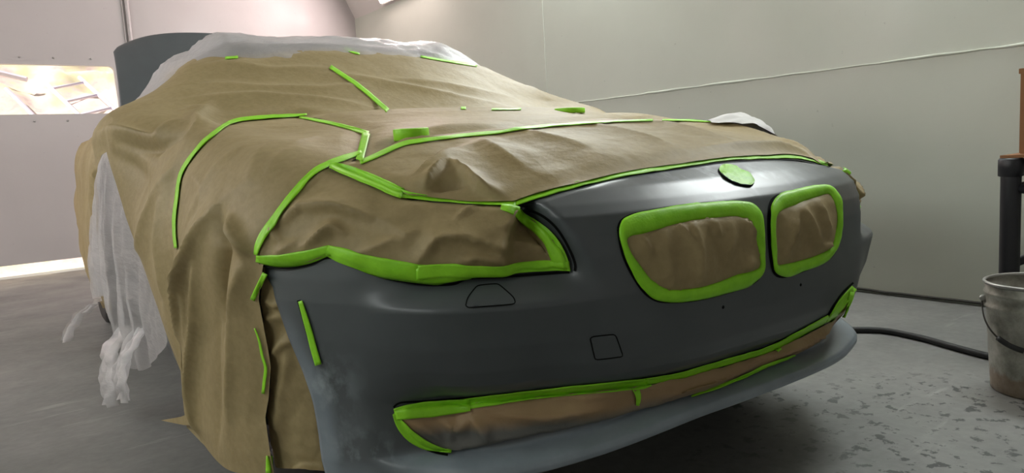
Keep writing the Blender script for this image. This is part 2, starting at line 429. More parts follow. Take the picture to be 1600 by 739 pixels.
for nm, lab, P0, P1, r, mt in (
    ('fallen_branch', 'dark thin branch lying on the bank, left part of the window', (-1.2, 3.6, .1), (-.5, 3.1, .12), .03, TIMBER),
    ('wooden_plank', 'pale wooden plank on the bank at the window top', (-.95, 4.6, .1), (-.15, 4.2, .12), .035, LILAC),
    ('wooden_plank', 'grey plank lying steeply on the bank left of the ladder', (-.42, 3.9, .15), (-.12, 2.9, .12), .028, LILAC),
    ('wooden_plank', 'short brown plank low on the bank, left edge of the window', (-1.1, 2.9, .08), (-.55, 2.5, .08), .03, TIMBER),
    ('wooden_plank', 'brown plank lying across the middle of the bank', (-.65, 2.8, .1), (-.25, 2.3, .08), .035, TIMBER)):
    bm = bmesh.new(); a = (P0[0], YB + P0[1], hill(0, YB + P0[1]) + P0[2]); b = (P1[0], YB + P1[1], hill(0, YB + P1[1]) + P1[2]); tube(bm, crv([a, tuple((np.array(a) + b) / 2 + (0, 0, .02)), b], 8), r, 6)
    room(tag(bm_obj(nm, bm, mt, None, False), lab, 'wood'), None)

# ------------------------------------------------------------------ the car: body form
# sections along y: (h, z) of crown, mid, hood/roof edge, shoulder, flank, sill, bottom
TK = np.array([0, .30, .62, .88, 1.10, 1.37, 1.65])
SEC = {
 .16: [(0, .787), (.30, .773), (.50, .742), (.56, .68), (.56, .61), (.46, .45), (.42, .30)],
 .25: [(0, .815), (.30, .803), (.55, .757), (.655, .70), (.695, .61), (.60, .45), (.56, .30)],
 .35: [(0, .842), (.30, .832), (.58, .790), (.725, .735), (.785, .64), (.72, .45), (.68, .28)],
 .50: [(0, .872), (.30, .865), (.60, .828), (.785, .785), (.872, .67), (.862, .45), (.845, .22)],
 .70: [(0, .903), (.30, .897), (.62, .866), (.83, .838), (.925, .70), (.93, .45), (.93, .16)],
 1.0: [(0, .938), (.30, .934), (.64, .908), (.85, .890), (.940, .72), (.95, .45), (.95, .16)],
 1.3: [(0, .984), (.30, .981), (.66, .956), (.86, .925), (.942, .73), (.955, .45), (.955, .16)],
 1.42: [(0, .984), (.30, .982), (.68, .962), (.87, .918), (.942, .735), (.955, .45), (.955, .18)],
 1.6: [(0, 1.062), (.30, 1.055), (.66, 1.0), (.88, .935), (.942, .74), (.95, .45), (.94, .18)],
 1.8: [(0, 1.195), (.30, 1.18), (.63, 1.105), (.885, .945), (.942, .74), (.95, .45), (.94, .18)],
 2.1: [(0, 1.355), (.30, 1.343), (.57, 1.295), (.885, .95), (.94, .74), (.945, .45), (.93, .18)],
 2.4: [(0, 1.385), (.30, 1.375), (.555, 1.330), (.885, .955), (.935, .74), (.94, .45), (.925, .18)],
 2.9: [(0, 1.390), (.30, 1.378), (.555, 1.332), (.88, .96), (.925, .74), (.93, .45), (.915, .18)],
 3.4: [(0, 1.36), (.30, 1.35), (.54, 1.30), (.87, .965), (.91, .74), (.915, .45), (.90, .18)],
 3.9: [(0, 1.20), (.30, 1.19), (.60, 1.13), (.85, .975), (.89, .74), (.90, .45), (.88, .2)],
 4.3: [(0, 1.09), (.30, 1.085), (.64, 1.05), (.82, .965), (.865, .74), (.87, .45), (.85, .25)],
 4.75: [(0, 1.05), (.30, 1.045), (.60, 1.01), (.75, .93), (.80, .70), (.79, .45), (.76, .3)]}

def hermite(xk, yk, x):
    # xk (K,), yk (K, ...) evaluated at x (N,) -> (N, ...)
    xk = np.asarray(xk, float); yk = np.asarray(yk, float)
    d = np.diff(yk, axis=0) / np.diff(xk).reshape((-1,) + (1,) * (yk.ndim - 1))
    h = np.diff(xk).reshape((-1,) + (1,) * (yk.ndim - 1))
    m = np.empty_like(yk); m[0] = d[0]; m[-1] = d[-1]
    m[1:-1] = (d[:-1] * h[1:] + d[1:] * h[:-1]) / (h[1:] + h[:-1])
    k = np.clip(np.searchsorted(xk, x, 'right') - 1, 0, len(xk) - 2); hh = xk[k + 1] - xk[k]; t = (x - xk[k]) / hh
    sh = (-1,) + (1,) * (yk.ndim - 1); t = t.reshape(sh); hh = hh.reshape(sh)
    return (2 * t ** 3 - 3 * t ** 2 + 1) * yk[k] + (t ** 3 - 2 * t ** 2 + t) * hh * m[k] + (-2 * t ** 3 + 3 * t ** 2) * yk[k + 1] + (t ** 3 - t ** 2) * hh * m[k + 1]

def hermite_rows(xk, Y, x):
    # each row has its own values Y (N, K, 2), evaluated at x (N,)
    d = np.diff(Y, axis=1) / np.diff(xk)[None, :, None]; h = np.diff(xk)[None, :, None]
    m = np.empty_like(Y); m[:, 0] = 0; m[:, -1] = d[:, -1]; m[:, 0, 0] = d[:, 0, 0]
    m[:, 1:-1] = (d[:, :-1] * h[:, 1:] + d[:, 1:] * h[:, :-1]) / (h[:, 1:] + h[:, :-1])
    k = np.clip(np.searchsorted(xk, x, 'right') - 1, 0, len(xk) - 2); hh = (xk[k + 1] - xk[k])[:, None]; t = ((x - xk[k]) / hh[:, 0])[:, None]
    r = np.arange(len(x))
    return (2 * t ** 3 - 3 * t ** 2 + 1) * Y[r, k] + (t ** 3 - 2 * t ** 2 + t) * hh * m[r, k] + (-2 * t ** 3 + 3 * t ** 2) * Y[r, k + 1] + (t ** 3 - t ** 2) * hh * m[r, k + 1]

class Form:
    """a skin over the car in (Q, y): Q runs in metres from the crown line down each flank"""
    def __init__(self, sec, ny=210, nq=180):
        self.ys = np.array(sorted(sec)); self.tab = np.array([sec[y] for y in sorted(sec)], float)
        self.gq = np.linspace(-TK[-1], TK[-1], nq); self.gy = np.linspace(self.ys[0], self.ys[-1], ny)
        qq, yy = np.meshgrid(self.gq, self.gy); self.nq = nq
        P = self.at(qq.ravel(), yy.ravel()); self.P = P; self.D = np.stack([qq.ravel(), yy.ravel()], 1)
        F = [(j * nq + i, j * nq + i + 1, (j + 1) * nq + i + 1, (j + 1) * nq + i) for j in range(ny - 1) for i in range(nq - 1)]
        self.F = F; self.bvh = BVHTree.FromPolygons(P.tolist(), F)
        self.uv, self.dep = project(P)
    def at(self, q, y):
        q = np.asarray(q, float); y = np.asarray(y, float)
        row = hermite(self.ys, self.tab, y)
        hz = hermite_rows(TK, row, np.abs(q))
        return np.stack([np.sign(q) * hz[:, 0], y, hz[:, 1]], 1)
    def normal(self, q, y):
        e = 2e-3; yc = np.clip(y, self.ys[0] + e, self.ys[-1] - e)
        a = self.at(q + e, yc) - self.at(q - e, yc); b = self.at(q, yc + e) - self.at(q, yc - e)
        n = np.cross(a, b); return n / np.maximum(np.linalg.norm(n, axis=1), 1e-9)[:, None]
    def dom(self, uv):
        out = []
        for (u, v), d in zip(uv, rays(uv)):
            hit, nr, fi, dist = self.bvh.ray_cast(Vector(CAM), Vector(d))
            if hit is None:
                k = int(np.argmin((self.uv[:, 0] - u) ** 2 + (self.uv[:, 1] - v) ** 2 + 0 * self.dep)); out.append(self.D[k]); continue
            j, i = divmod(fi, self.nq - 1)
            a, b, c = (self.P[j * self.nq + i], self.P[j * self.nq + i + 1], self.P[(j + 1) * self.nq + i]); h = np.array(hit) - a
            M = np.stack([b - a, c - a], 1); st = np.linalg.lstsq(M, h, rcond=None)[0]
            out.append((self.gq[i] + st[0] * (self.gq[1] - self.gq[0]), self.gy[j] + st[1] * (self.gy[1] - self.gy[0])))
        return np.array(out)

BODY = Form(SEC)
tent = {}
for y, r in SEC.items():
    r = [tuple(p) for p in r]; g = math.exp(-((y - 1.74) / .26) ** 2); g2 = math.exp(-((y - 1.6) / .5) ** 2)
    r[2] = (r[2][0] + .04 * g, r[2][1] + .012 * g); r[3] = (r[3][0] + .125 * g, r[3][1] + .06 * g)
    r[4] = (r[4][0] + .08 * g + .01 * g2, r[4][1]); r[5] = (r[5][0] + .03 * g2, r[5][1]); r[6] = (r[6][0] + .04 * g2, r[6][1])
    tent[y] = r
for y in (1.7, 1.75):
    pass
TENT = Form(tent)

car = thing('car', 'grey primered sedan masked with brown paper in the spray booth', 'car', (0, 2.4, 0))
# body shell under the masking (kept just inside the paper)
sh = BODY.P - .02 * BODY.normal(BODY.D[:, 0], BODY.D[:, 1])
sel = [f for f in BODY.F if not (sh[f[0]][1] < .52 and (abs(sh[f[0]][0]) > .42 or sh[f[0]][1] < .2)) and sh[f[0]][2] > .27]
o = meshobj('body_shell', sh, sel, PANEL); keep(o, car)

# ------------------------------------------------------------------ front bumper
PLAN = np.array([(0, .008), (.1, .009), (.2, .013), (.3, .025), (.4, .048), (.48, .074), (.54, .096), (.6, .122), (.66, .160), (.71, .207), (.75, .258), (.79, .322), (.83, .395), (.865, .465), (.885, .515), (.898, .56), (.903, .60)])
_d = np.concatenate([[0], np.cumsum(np.linalg.norm(np.diff(PLAN, axis=0), axis=1))])
def plan(s): return hermite(_d, PLAN, np.clip(s, 0, _d[-1]))
def s_of_h(h): return np.interp(h, PLAN[:, 0], _d)
def s_of_y(y): return np.interp(y, PLAN[:, 1], _d)
def prof(tbl):
    t = np.array(sorted(tbl)); return lambda z: np.interp(z, t[:, 0], t[:, 1])
I_MID = prof([(.84, .27), (.80, .178), (.782, .142), (.76, .090), (.735, .052), (.715, .030), (.68, .013), (.64, .005), (.565, 0), (.49, .002), (.44, .010), (.41, .024), (.392, .040), (.382, .054), (.372, .072), (.355, .084), (.325, .092), (.311, .092), (.304, .058), (.298, .042), (.287, .037), (.277, .038), (.270, .06), (.262, .14), (.22, .22)])
I_HL = prof([(.84, .34), (.78, .235), (.70, .145), (.64, .082), (.615, .056), (.598, .038), (.580, .014), (.570, .003), (.562, 0), (.49, .016), (.44, .036), (.41, .056), (.392, .075), (.382, .088), (.372, .106), (.355, .114), (.325, .108), (.311, .100), (.304, .062), (.298, .047), (.287, .040), (.277, .040), (.268, .06), (.25, .14), (.22, .22)])
I_SD = prof([(.84, .22), (.72, .06), (.66, .012), (.62, .004), (.575, 0), (.50, .004), (.43, .014), (.38, .022), (.33, .026), (.29, .024), (.25, .028), (.22, .04)])
def inset(h, z):
    hc = np.interp(z, [.40, .50, .56, .60, .64, .69, .74, .80], [.43, .432, .438, .446, .460, .488, .520, .560])
    wd = np.interp(z, [.40, .56, .62, .74], [.13, .10, .055, .04])
    a = sstep(-.25, 1, (h - hc) / wd)
    b = sstep(.715, .815, h)
    r = (I_MID(z) * (1 - a) + I_HL(z) * a) * (1 - b) + I_SD(z) * b
    return r
ZR = np.unique(np.concatenate([np.linspace(.80, .60, 46), np.linspace(.60, .54, 22), np.linspace(.54, .42, 22), np.linspace(.42, .37, 18), np.linspace(.37, .32, 10), np.linspace(.32, .262, 26), np.linspace(.262, .22, 5)]))[::-1]
def y_end(z): return np.interp(z, [.22, .24, .34, .43, .50, .60, .64, .70, .80], [.452, .456, .466, .480, .500, .53, .57, .60, .60])
NS = 130
def bumper_pt(t, z):
    sg = np.sign(t); s = np.abs(t) ** .95 * s_of_y(y_end(z)); p = plan(s); q = plan(s + .004) - plan(s - .004)
    q[s < .004] = plan(s[s < .004] + .004) - plan(s[s < .004]); q /= np.linalg.norm(q, axis=1)[:, None]
    n_ = np.stack([-q[:, 1], q[:, 0]], 1)            # inward
    i = inset(p[:, 0], z)
    # near the centre push straight back so that both halves meet
    n_[:, 0] *= sstep(0, .10, p[:, 0])
    p = p + n_ * i[:, None]
    dz = .045 * sstep(.15, .62, p[:, 0]) * sstep(.365, .315, z) * np.where(sg < 0, 1, .3)
    return np.stack([sg * np.maximum(p[:, 0], 0), p[:, 1], z - dz], 1)
tt = np.linspace(-1, 1, 2 * NS + 1)
TT, ZZ = np.meshgrid(tt, ZR); TT = TT.ravel(); ZZ = ZZ.ravel()
def z_fit(t, z):
    top = np.interp(plan(np.abs(t) ** .95 * s_of_y(y_end(z)))[:, 0], [0, .2, .36, .46, .52, .56, .60, .9], [.790, .783, .768, .755, .743, .71, .69, .69])
    return np.where(z > .64, .64 + (z - .64) * (top - .64) / .16, z)
ZC = z_fit(TT, ZZ); BP = bumper_pt(TT, ZC)
W = 2 * NS + 1
BF = [(j * W + i, (j + 1) * W + i, (j + 1) * W + i + 1, j * W + i + 1) for j in range(len(ZR) - 1) for i in range(W - 1)]
top = BP[:W]; nb = len(BP)                            # a flange that runs back under the hood paper
fl = [top + np.array([0, k * .03, k * .03 * .26 - .002 * k]) for k in (1, 2, 3)]
BP = np.concatenate([BP] + fl); ZC = np.concatenate([ZC] + [ZC[:W]] * 3)
for k in range(3):
    a = nb + k * W; b = (nb + (k - 1) * W) if k else 0
    BF += [(a + i, b + i, b + i + 1, a + i + 1) for i in range(W - 1) if abs(top[i, 0]) < .53]
BB = BVHTree.FromPolygons(BP.tolist(), BF)
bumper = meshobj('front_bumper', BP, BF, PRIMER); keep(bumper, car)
HH = np.abs(BP[:, 0]); ZB = ZC
coat_light = sstep(.325, .308, ZB) * (1 - sstep(.70, .80, HH)) * .85 + .8 * sstep(.055, .01, y_end(ZB) - BP[:, 1]) * sstep(.60, .40, ZB) * (HH > .6)  # paler primer on lip and arch edge, the lip's top light partly painted in
coat_light = np.maximum(coat_light, .45 * sstep(.31, .27, ZB) * sstep(.70, .80, HH))
rub_glint = .9 * np.exp(-(((HH - .05) / .16) ** 2 + ((ZB - .765) / .035) ** 2)) + .9 * np.exp(-(((HH - .84) / .035) ** 2 + ((ZB - .40) / .06) ** 2)) * (BP[:, 0] < 0) + .8 * np.exp(-(((HH - .78) / .05) ** 2 + ((ZB - .315) / .02) ** 2)) * (BP[:, 0] < 0)
for nm, val in (('coat_light', coat_light), ('rub_glint', rub_glint)):
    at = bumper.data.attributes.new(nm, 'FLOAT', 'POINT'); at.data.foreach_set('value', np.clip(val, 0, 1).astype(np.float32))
sol = bumper.modifiers.new('thickness', 'SOLIDIFY'); sol.thickness = .004; sol.offset = -1

# ------------------------------------------------------------------ masking: tools
class Stack:               # what a pixel ray can land on
    def __init__(self): self.b = []
    def add(self, P, F): self.b.append(BVHTree.FromPolygons([tuple(p) for p in P], [tuple(f) for f in F]))
    def cast(self, uv):
        out = []; nr = []; last = 1.8
        R = rays(uv)
        for d in R:
            best = None
            for b in self.b:
                h = b.ray_cast(Vector(CAM), Vector(d))
                if h[0] is not None and (best is None or h[3] < best[3]): best = h
            if best is None: out.append(np.array(CAM) + d * last); nr.append(-d)
            else:
                last = best[3]; n = np.array(best[1]); out.append(np.array(best[0])); nr.append(n if n @ d < 0 else -n)
        return np.array(out), np.array(nr)
ST = Stack(); ST.b.append(BODY.bvh); ST.b.append(BB)

def inside(poly, pts):
    x, y = pts[:, 0], pts[:, 1]; r = np.zeros(len(pts), bool); j = len(poly) - 1
    for i in range(len(poly)):
        xi, yi = poly[i]; xj, yj = poly[j]
        c = ((yi > y) != (yj > y)) & (x < (xj - xi) * (y - yi) / (yj - yi + 1e-12) + xi); r ^= c; j = i
    return r

def seg_d(pts, a, b):
    ab = b - a; L = max(ab @ ab, 1e-12); t = np.clip((pts - a) @ ab / L, 0, 1)
    d = pts - a - t[:, None] * ab; s = ab[0] * (pts[:, 1] - a[1]) - ab[1] * (pts[:, 0] - a[0])
    return np.linalg.norm(d, axis=1), np.sign(s), t

def triang(poly, sp, aspect=None):
    poly = np.asarray(poly, float); dense = []
    for k in range(len(poly)):
        a, b = poly[k], poly[(k + 1) % len(poly)]; m = max(1, int(np.linalg.norm(b - a) / sp + .5))
        for j in range(m): dense.append(a + (b - a) * j / m)
    dense = np.array(dense); lo = dense.min(0); hi = dense.max(0)
    gx = np.arange(lo[0], hi[0], sp); gy = np.arange(lo[1], hi[1], sp * .866); X, Y = np.meshgrid(gx, gy); X = X + (np.arange(len(gy)) % 2)[:, None] * sp * .5
    G = np.stack([X.ravel(), Y.ravel()], 1); G = G[inside(dense, G)]
    # keep interior points off the border
    dm = np.full(len(G), 9e9)
    for c in range(0, len(dense), 64):
        dm = np.minimum(dm, np.sqrt(((G[:, None] - dense[None, c:c + 64]) ** 2).sum(2)).min(1))
    G = G[dm > sp * .55]; nb = len(dense)
    allp = np.concatenate([dense, G]); vs, es, fs, *_ = delaunay_2d_cdt([Vector(p) for p in allp], [(k, (k + 1) % nb) for k in range(nb)], [], 0, 1e-7)
    V = np.array([tuple(q) for q in vs]); F = np.array([f for f in fs if len(f) == 3])
    C = V[F].mean(1); F = F[inside(dense, C)]
    return V, F

def border(V, F, w):
    # 0 on the rim of a sheet, 1 from w inwards
    e = np.sort(np.concatenate([F[:, [0, 1]], F[:, [1, 2]], F[:, [2, 0]]]), axis=1); u, c = np.unique(e, axis=0, return_counts=True)
    r = np.unique(u[c == 1]); kd = KDTree(len(r))
    for k, q in enumerate(r): kd.insert((V[q, 0], V[q, 1], 0), k)
    kd.balance(); return sstep(0, w, np.array([kd.find((a, b, 0))[2] for a, b in V]))

def folds_disp(D, folds, to_dom):
    """folds: (pixel polyline, height, width one side, width other side)"""
    z = np.zeros(len(D)); neg = np.zeros(len(D))
    for pl, A, w1, w2 in folds:
        q = to_dom(np.array(pl, float)); L = np.concatenate([[0], np.cumsum(np.linalg.norm(np.diff(q, axis=0), axis=1))])
        bd = np.full(len(D), 9e9); bs = np.ones(len(D)); bt = np.zeros(len(D))
        for k in range(len(q) - 1):
            d, s, t = seg_d(D, q[k], q[k + 1]); m = d < bd; bd[m] = d[m]; bs[m] = s[m]; bt[m] = (L[k] + t[m] * (L[k + 1] - L[k])) / max(L[-1], 1e-9)
        w = np.where(bs > 0, w1, w2); x = bd / w
        e = 1.6 * A * np.exp(-np.abs(x) ** 1.05) * (.25 + .75 * np.sin(np.pi * np.clip(bt, .02, .98)) ** .6)
        if A > 0: z = np.maximum(z, e) + .25 * np.minimum(z, e)
        else: neg = neg + e
    return z + neg

def crinkle(P, amp, sc, seed=0, ridge=True):
    out = np.zeros(len(P))
    for k, p in enumerate(P):
        q = Vector(p) * sc + Vector((seed * 7.3, seed * 3.1, 0)); n1 = noise.noise(q); n2 = noise.noise(q * 2.3 + Vector((4, 1, 9)))
        if ridge:
            vd = noise.voronoi(q * .9 + Vector((n2, n1, 0)) * .5)[0]; out[k] = (1 - abs(n1) * 2.2) * .35 + (1 - abs(n2) * 2.2) * .12 + (vd[1] - vd[0]) * 1.3
        else: out[k] = n1 + .5 * n2
    return out * amp

def sheet(parent, form, bound, sp, folds=(), off=.008, amp=.004, sc=4, seed=0, mat=PAPER, name='paper_sheet', extra=None, land=True, rim=.06):
    """paper lying on a form; bound mixes ('p', u, v) photo points and ('d', Q, y) places on the car"""
    poly = []
    for b in bound:
        poly.append(form.dom([(b[1], b[2])])[0] if b[0] == 'p' else np.array(b[1:], float))
    V, F = triang(poly, sp)
    V[:, 1] = np.clip(V[:, 1], form.ys[0], form.ys[-1])
    P = form.at(V[:, 0], V[:, 1]); N = form.normal(V[:, 0], V[:, 1])
    w = border(V, F, rim) if rim else 1
    d = off * (.5 + .5 * w) + (crinkle(P, amp, sc, seed) + folds_disp(V, folds, form.dom)) * (.12 + .88 * w)
    P = P + N * d[:, None]
    if extra is not None: P = extra(P, V)
    tri = P[F]; nn = np.cross(tri[:, 1] - tri[:, 0], tri[:, 2] - tri[:, 0]).sum(0)
    o = meshobj(name, P, F, mat, None); keep(o, parent)
    if land: ST.add(P, F)
    return o

def patch(parent, poly, sp, name, mat, off=.003, amp=0, sc=20, seed=0, folds=(), stack=None, land=True, ridge=True, relax=0, rim=0):
    V, F = triang(poly, sp); P, N = (stack or ST).cast(V)
    w = border(V, F, rim) if rim else 1
    d = off * (.6 + .4 * w) + ((crinkle(P, amp, sc, seed, ridge) if amp else 0) + (folds_disp(V, folds, lambda q: q) if folds else 0)) * (.1 + .9 * w) + np.zeros(len(V))
    for _ in range(relax):
        A = np.zeros_like(P); B = np.zeros_like(N); c = np.zeros(len(P))
        for a, b in ((0, 1), (1, 2), (2, 0), (1, 0), (2, 1), (0, 2)):
            np.add.at(A, F[:, a], P[F[:, b]]); np.add.at(B, F[:, a], N[F[:, b]]); np.add.at(c, F[:, a], 1)
        P = P * .4 + .6 * A / c[:, None]; N = N * .4 + .6 * B / c[:, None]
    N = N / np.linalg.norm(N, axis=1)[:, None]
    P = P + N * np.reshape(d, (-1, 1)) if np.ndim(d) else P + N * d
    o = meshobj(name, P, F, mat, None); keep(o, parent)
    if land: ST.add(P, F)
    return o

def ribbon_pts(path, n, across):
    c = crv([(u, v, w) for u, v, w in path], n); T = np.gradient(c[:, :2], axis=0); T /= np.linalg.norm(T, axis=1)[:, None]; Nn = np.stack([-T[:, 1], T[:, 0]], 1)
    return np.concatenate([c[:, :2] + Nn * (c[:, 2] * k)[:, None] for k in np.linspace(-.5, .5, across)])

def tape(parent, path, off=.0022, across=5, step=5, name='tape_strip', mat=TAPE, wob=.0012, land=False, smooth=2, th=.0012, lift=None):
    path = [tuple(map(float, p)) for p in path]
    L = sum(math.dist(a[:2], b[:2]) for a, b in zip(path, path[1:])); n = max(6, int(L / step))
    uv = ribbon_pts(path, n, across); P, N = ST.cast(uv); P = P.reshape(across, n, 3); N = N.reshape(across, n, 3)
    for _ in range(smooth):
        Q = P.copy(); Q[:, 1:-1] = (P[:, :-2] + 2 * P[:, 1:-1] + P[:, 2:]) / 4; P = Q
        Q = N.copy(); Q[:, 1:-1] = (N[:, :-2] + 2 * N[:, 1:-1] + N[:, 2:]) / 4; N = Q
    N /= np.linalg.norm(N, axis=2)[:, :, None]
    w = np.array([noise.noise(Vector(p) * 30) for p in P.reshape(-1, 3)]).reshape(across, n)
    P = P + N * (off + wob * (.5 + w))[:, :, None]
    F = [(j * n + i, j * n + i + 1, (j + 1) * n + i + 1, (j + 1) * n + i) for j in range(across - 1) for i in range(n - 1)]
    P = P.reshape(-1, 3); o = meshobj(name, P, F, mat, None); keep(o, parent)
    if th:
        s = o.modifiers.new('thickness', 'SOLIDIFY'); s.thickness = th; s.offset = 0
    if land: ST.add(P, F)
    return o

def closed(P, n):
    P = np.array(P, float); Q = np.concatenate([P, P[:1]]); d = np.concatenate([[0], np.cumsum(np.linalg.norm(np.diff(Q, axis=0), axis=1))])
    k = len(P); Q3 = np.concatenate([P, P, P]); d3 = np.concatenate([d[:-1] - d[-1], d[:-1], d[:-1] + d[-1]])
    return hermite(d3, Q3, np.linspace(0, d[-1], n, endpoint=False))

def ring(parent, outer, inner, n, m, name, mat, off, bulge=0, wob=.001, land=True, th=.0012):
    A = closed(outer, n); B = closed(inner, n)
    # line the two loops up
    k = np.argmin(((B - A[0]) ** 2).sum(1)); B = np.roll(B, -k, 0)
    uv = np.concatenate([A + (B - A) * t for t in np.linspace(0, 1, m)]); P, N = ST.cast(uv)
    t = np.repeat(np.linspace(0, 1, m), n); w = np.array([noise.noise(Vector(p) * 45) for p in P])
    P = P + N * (off + bulge * np.sin(np.pi * np.clip(t * .9 + .1, 0, 1)) + wob * w)[:, None]
    F = [(j * n + i, j * n + (i + 1) % n, (j + 1) * n + (i + 1) % n, (j + 1) * n + i) for j in range(m - 1) for i in range(n)]
    o = meshobj(name, P, F, mat, None); keep(o, parent)
    if th: s = o.modifiers.new('thickness', 'SOLIDIFY'); s.thickness = th; s.offset = 0
    if land: ST.add(P, F)
    return o

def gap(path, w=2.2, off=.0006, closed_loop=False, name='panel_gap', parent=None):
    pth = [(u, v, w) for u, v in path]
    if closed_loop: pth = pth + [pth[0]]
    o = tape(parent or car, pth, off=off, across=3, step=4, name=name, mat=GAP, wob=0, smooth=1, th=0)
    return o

# ------------------------------------------------------------------ masking paper
def pp(*a): return [('p', u, v) for u, v in a]
def dd(*a): return [('d', q, y) for q, y in a]
# --- windscreen sheet, thrown over the near door mirror
wind = thing('masking_paper', 'brown paper sheet over the windscreen, draped over the door mirror', 'masking paper', (-.4, 1.7, 1.2), group='masking paper sheets')
sheet(wind, TENT, pp((310, 98), (345, 92), (400, 90), (450, 83), (500, 79), (560, 83), (640, 87), (690, 95), (745, 104)) +
      dd((.80, 2.0), (.93, 1.85), (.98, 1.6), (.93, 1.40), (.6, 1.37), (0, 1.27), (-.5, 1.36)) +
      pp((470, 186), (410, 190), (372, 193), (340, 213), (300, 247), (284, 282), (277, 330), (276, 390), (284, 500), (290, 588), (268, 532), (240, 452), (222, 400), (202, 345), (184, 285), (170, 238)) +
      dd((-.99, 1.80), (-.93, 1.92), (-.84, 2.0), (-.72, 2.08)) + pp((250, 132),), .0115,
      folds=[([(310, 112), (420, 116), (520, 114)], .010, .03, .05), ([(300, 140), (400, 146), (500, 147), (600, 141)], .012, .025, .06), ([(520, 122), (640, 146), (765, 168)], .014, .03, .07),
             ([(570, 130), (700, 140), (800, 160)], .010, .04, .05), ([(300, 163), (400, 160), (560, 172)], .016, .03, .08),
             ([(180, 204), (222, 214), (262, 224), (298, 204)], .034, .012, .07), ([(190, 222), (262, 240), (300, 216)], -.02, .03, .02), ([(336, 168), (316, 205), (300, 222)], .022, .03, .03), ([(300, 178), (322, 190)], .015, .03, .03),
             ([(175, 240), (215, 260), (240, 285)], -.02, .05, .09), ([(285, 265), (250, 330), (225, 400)], .02, .05, .08), ([(270, 300), (262, 380), (270, 470)], .016, .03, .05), ([(215, 150), (300, 150), (360, 175)], .012, .05, .07),
             ([(820, 140), (860, 165)], .012, .05, .05), ([(520, 108), (600, 172)], .004, .03, .03)],
      off=.012, amp=.005, sc=3.2, seed=1)
# --- rear hood sheet
hoodr = thing('masking_paper', 'brown paper sheet over the rear half of the hood, below the windscreen', 'masking paper', (0, 1.0, .95), group='masking paper sheets')
sheet(hoodr, BODY, dd((-.45, 1.38), (0, 1.34), (.6, 1.38), (.95, 1.40), (1.08, 1.0), (1.02, .62)) + pp((1115, 192), (1010, 191), (880, 198), (815, 204), (780, 210), (692, 219), (630, 229), (590, 246), (563, 254), (572, 210), (520, 197), (470, 187)), .018,
      folds=[([(600, 190), (760, 185), (900, 180)], .005, .05, .08), ([(640, 215), (760, 205)], .004, .04, .06)], off=.017, amp=.0035, sc=3, seed=2)
# --- front hood sheet
hoodf = thing('masking_paper', 'brown paper sheet over the front of the hood, with a sharp peaked crease', 'masking paper', (0, .4, .86), group='masking paper sheets')
sheet(hoodf, BODY, pp((803, 319), (850, 303), (900, 291), (950, 278), (1000, 268), (1060, 260), (1100, 254), (1150, 248), (1200, 246), (1240, 245), (1270, 250), (1294, 258), (1302, 262)) +
      dd((.80, .30), (.92, .42), (1.0, .62)) + pp((1115, 187), (1010, 188), (880, 194), (815, 200), (780, 206), (692, 215), (655, 220), (630, 224), (590, 242), (555, 256), (522, 262), (560, 276), (600, 294), (640, 309), (700, 315), (760, 319)), .0075,
      folds=[([(652, 287), (682, 267), (714, 245)], .014, .010, .05), ([(662, 308), (685, 284), (702, 266)], .018, .022, .010), ([(702, 266), (730, 290), (757, 309), (796, 320)], .020, .022, .010), ([(674, 306), (694, 300), (724, 299)], -.016, .012, .010),
             ([(748, 230), (778, 248), (822, 276)], .010, .05, .03), ([(790, 215), (850, 228), (920, 246)], .012, .04, .05), ([(860, 205), (950, 216), (1040, 236)], .013, .03, .06), ([(930, 200), (1040, 208), (1130, 226)], .012, .03, .06), ([(1040, 195), (1130, 205), (1230, 232)], .012, .04, .05),
             ([(570, 250), (640, 232), (700, 228)], .012, .03, .05), ([(1100, 240), (1180, 236), (1260, 240)], .010, .03, .03), ([(1285, 236), (1306, 250)], .022, .03, .03), ([(1210, 216), (1270, 235)], .012, .04, .02)],
      off=.012, amp=.0045, sc=5, seed=3)
# --- near fender sheet, hanging to the floor
fend = thing('masking_paper', 'brown paper sheet hanging over the near front fender and wheel down to the floor', 'masking paper', (-.95, .9, .5), group='masking paper sheets')
def torn(P, V):
    P = P.copy(); m = P[:, 2] < .5; P[m, 0] -= .01 * (.5 - P[m, 2]) / .35 ; return P
sheet(fend, BODY, pp((567, 246), (540, 262), (510, 282), (492, 300), (470, 325), (445, 356), (428, 380), (418, 402), (412, 440), (408, 466), (418, 522), (428, 572), (426, 622), (422, 650), (430, 700), (438, 737)) +
      pp((380, 735), (352, 720), (330, 708), (318, 703), (306, 690), (300, 665), (296, 640), (290, 590), (284, 520), (277, 440), (274, 385), (275, 330), (281, 282), (297, 248), (322, 221), (340, 207), (360, 192), (400, 186), (470, 183), (520, 194), (575, 209)), .0085,
      folds=[([(345, 338), (318, 392), (300, 450), (292, 520)], .028, .018, .05), ([(372, 345), (384, 372), (402, 398)], .024, .012, .025), ([(352, 350), (356, 390), (350, 440), (354, 500)], -.026, .035, .02), ([(325, 340), (305, 420), (300, 520)], .014, .02, .03),
             ([(320, 410), (325, 500), (318, 600), (322, 690)], .024, .02, .05), ([(372, 470), (380, 560), (372, 660)], .018, .04, .05), ([(345, 480), (350, 600), (350, 700)], -.012, .04, .04), ([(395, 410), (380, 450), (370, 520)], .014, .03, .05),
             ([(305, 270), (330, 300), (325, 340)], .008, .05, .03), ([(440, 230), (400, 290), (350, 330)], .008, .06, .06), ([(470, 240), (420, 300)], .006, .04, .05), ([(380, 240), (330, 300), (300, 370)], .008, .03, .05), ([(520, 215), (440, 260)], .004, .03, .04)],
      off=.010, amp=.004, sc=3.5, seed=4, extra=torn)
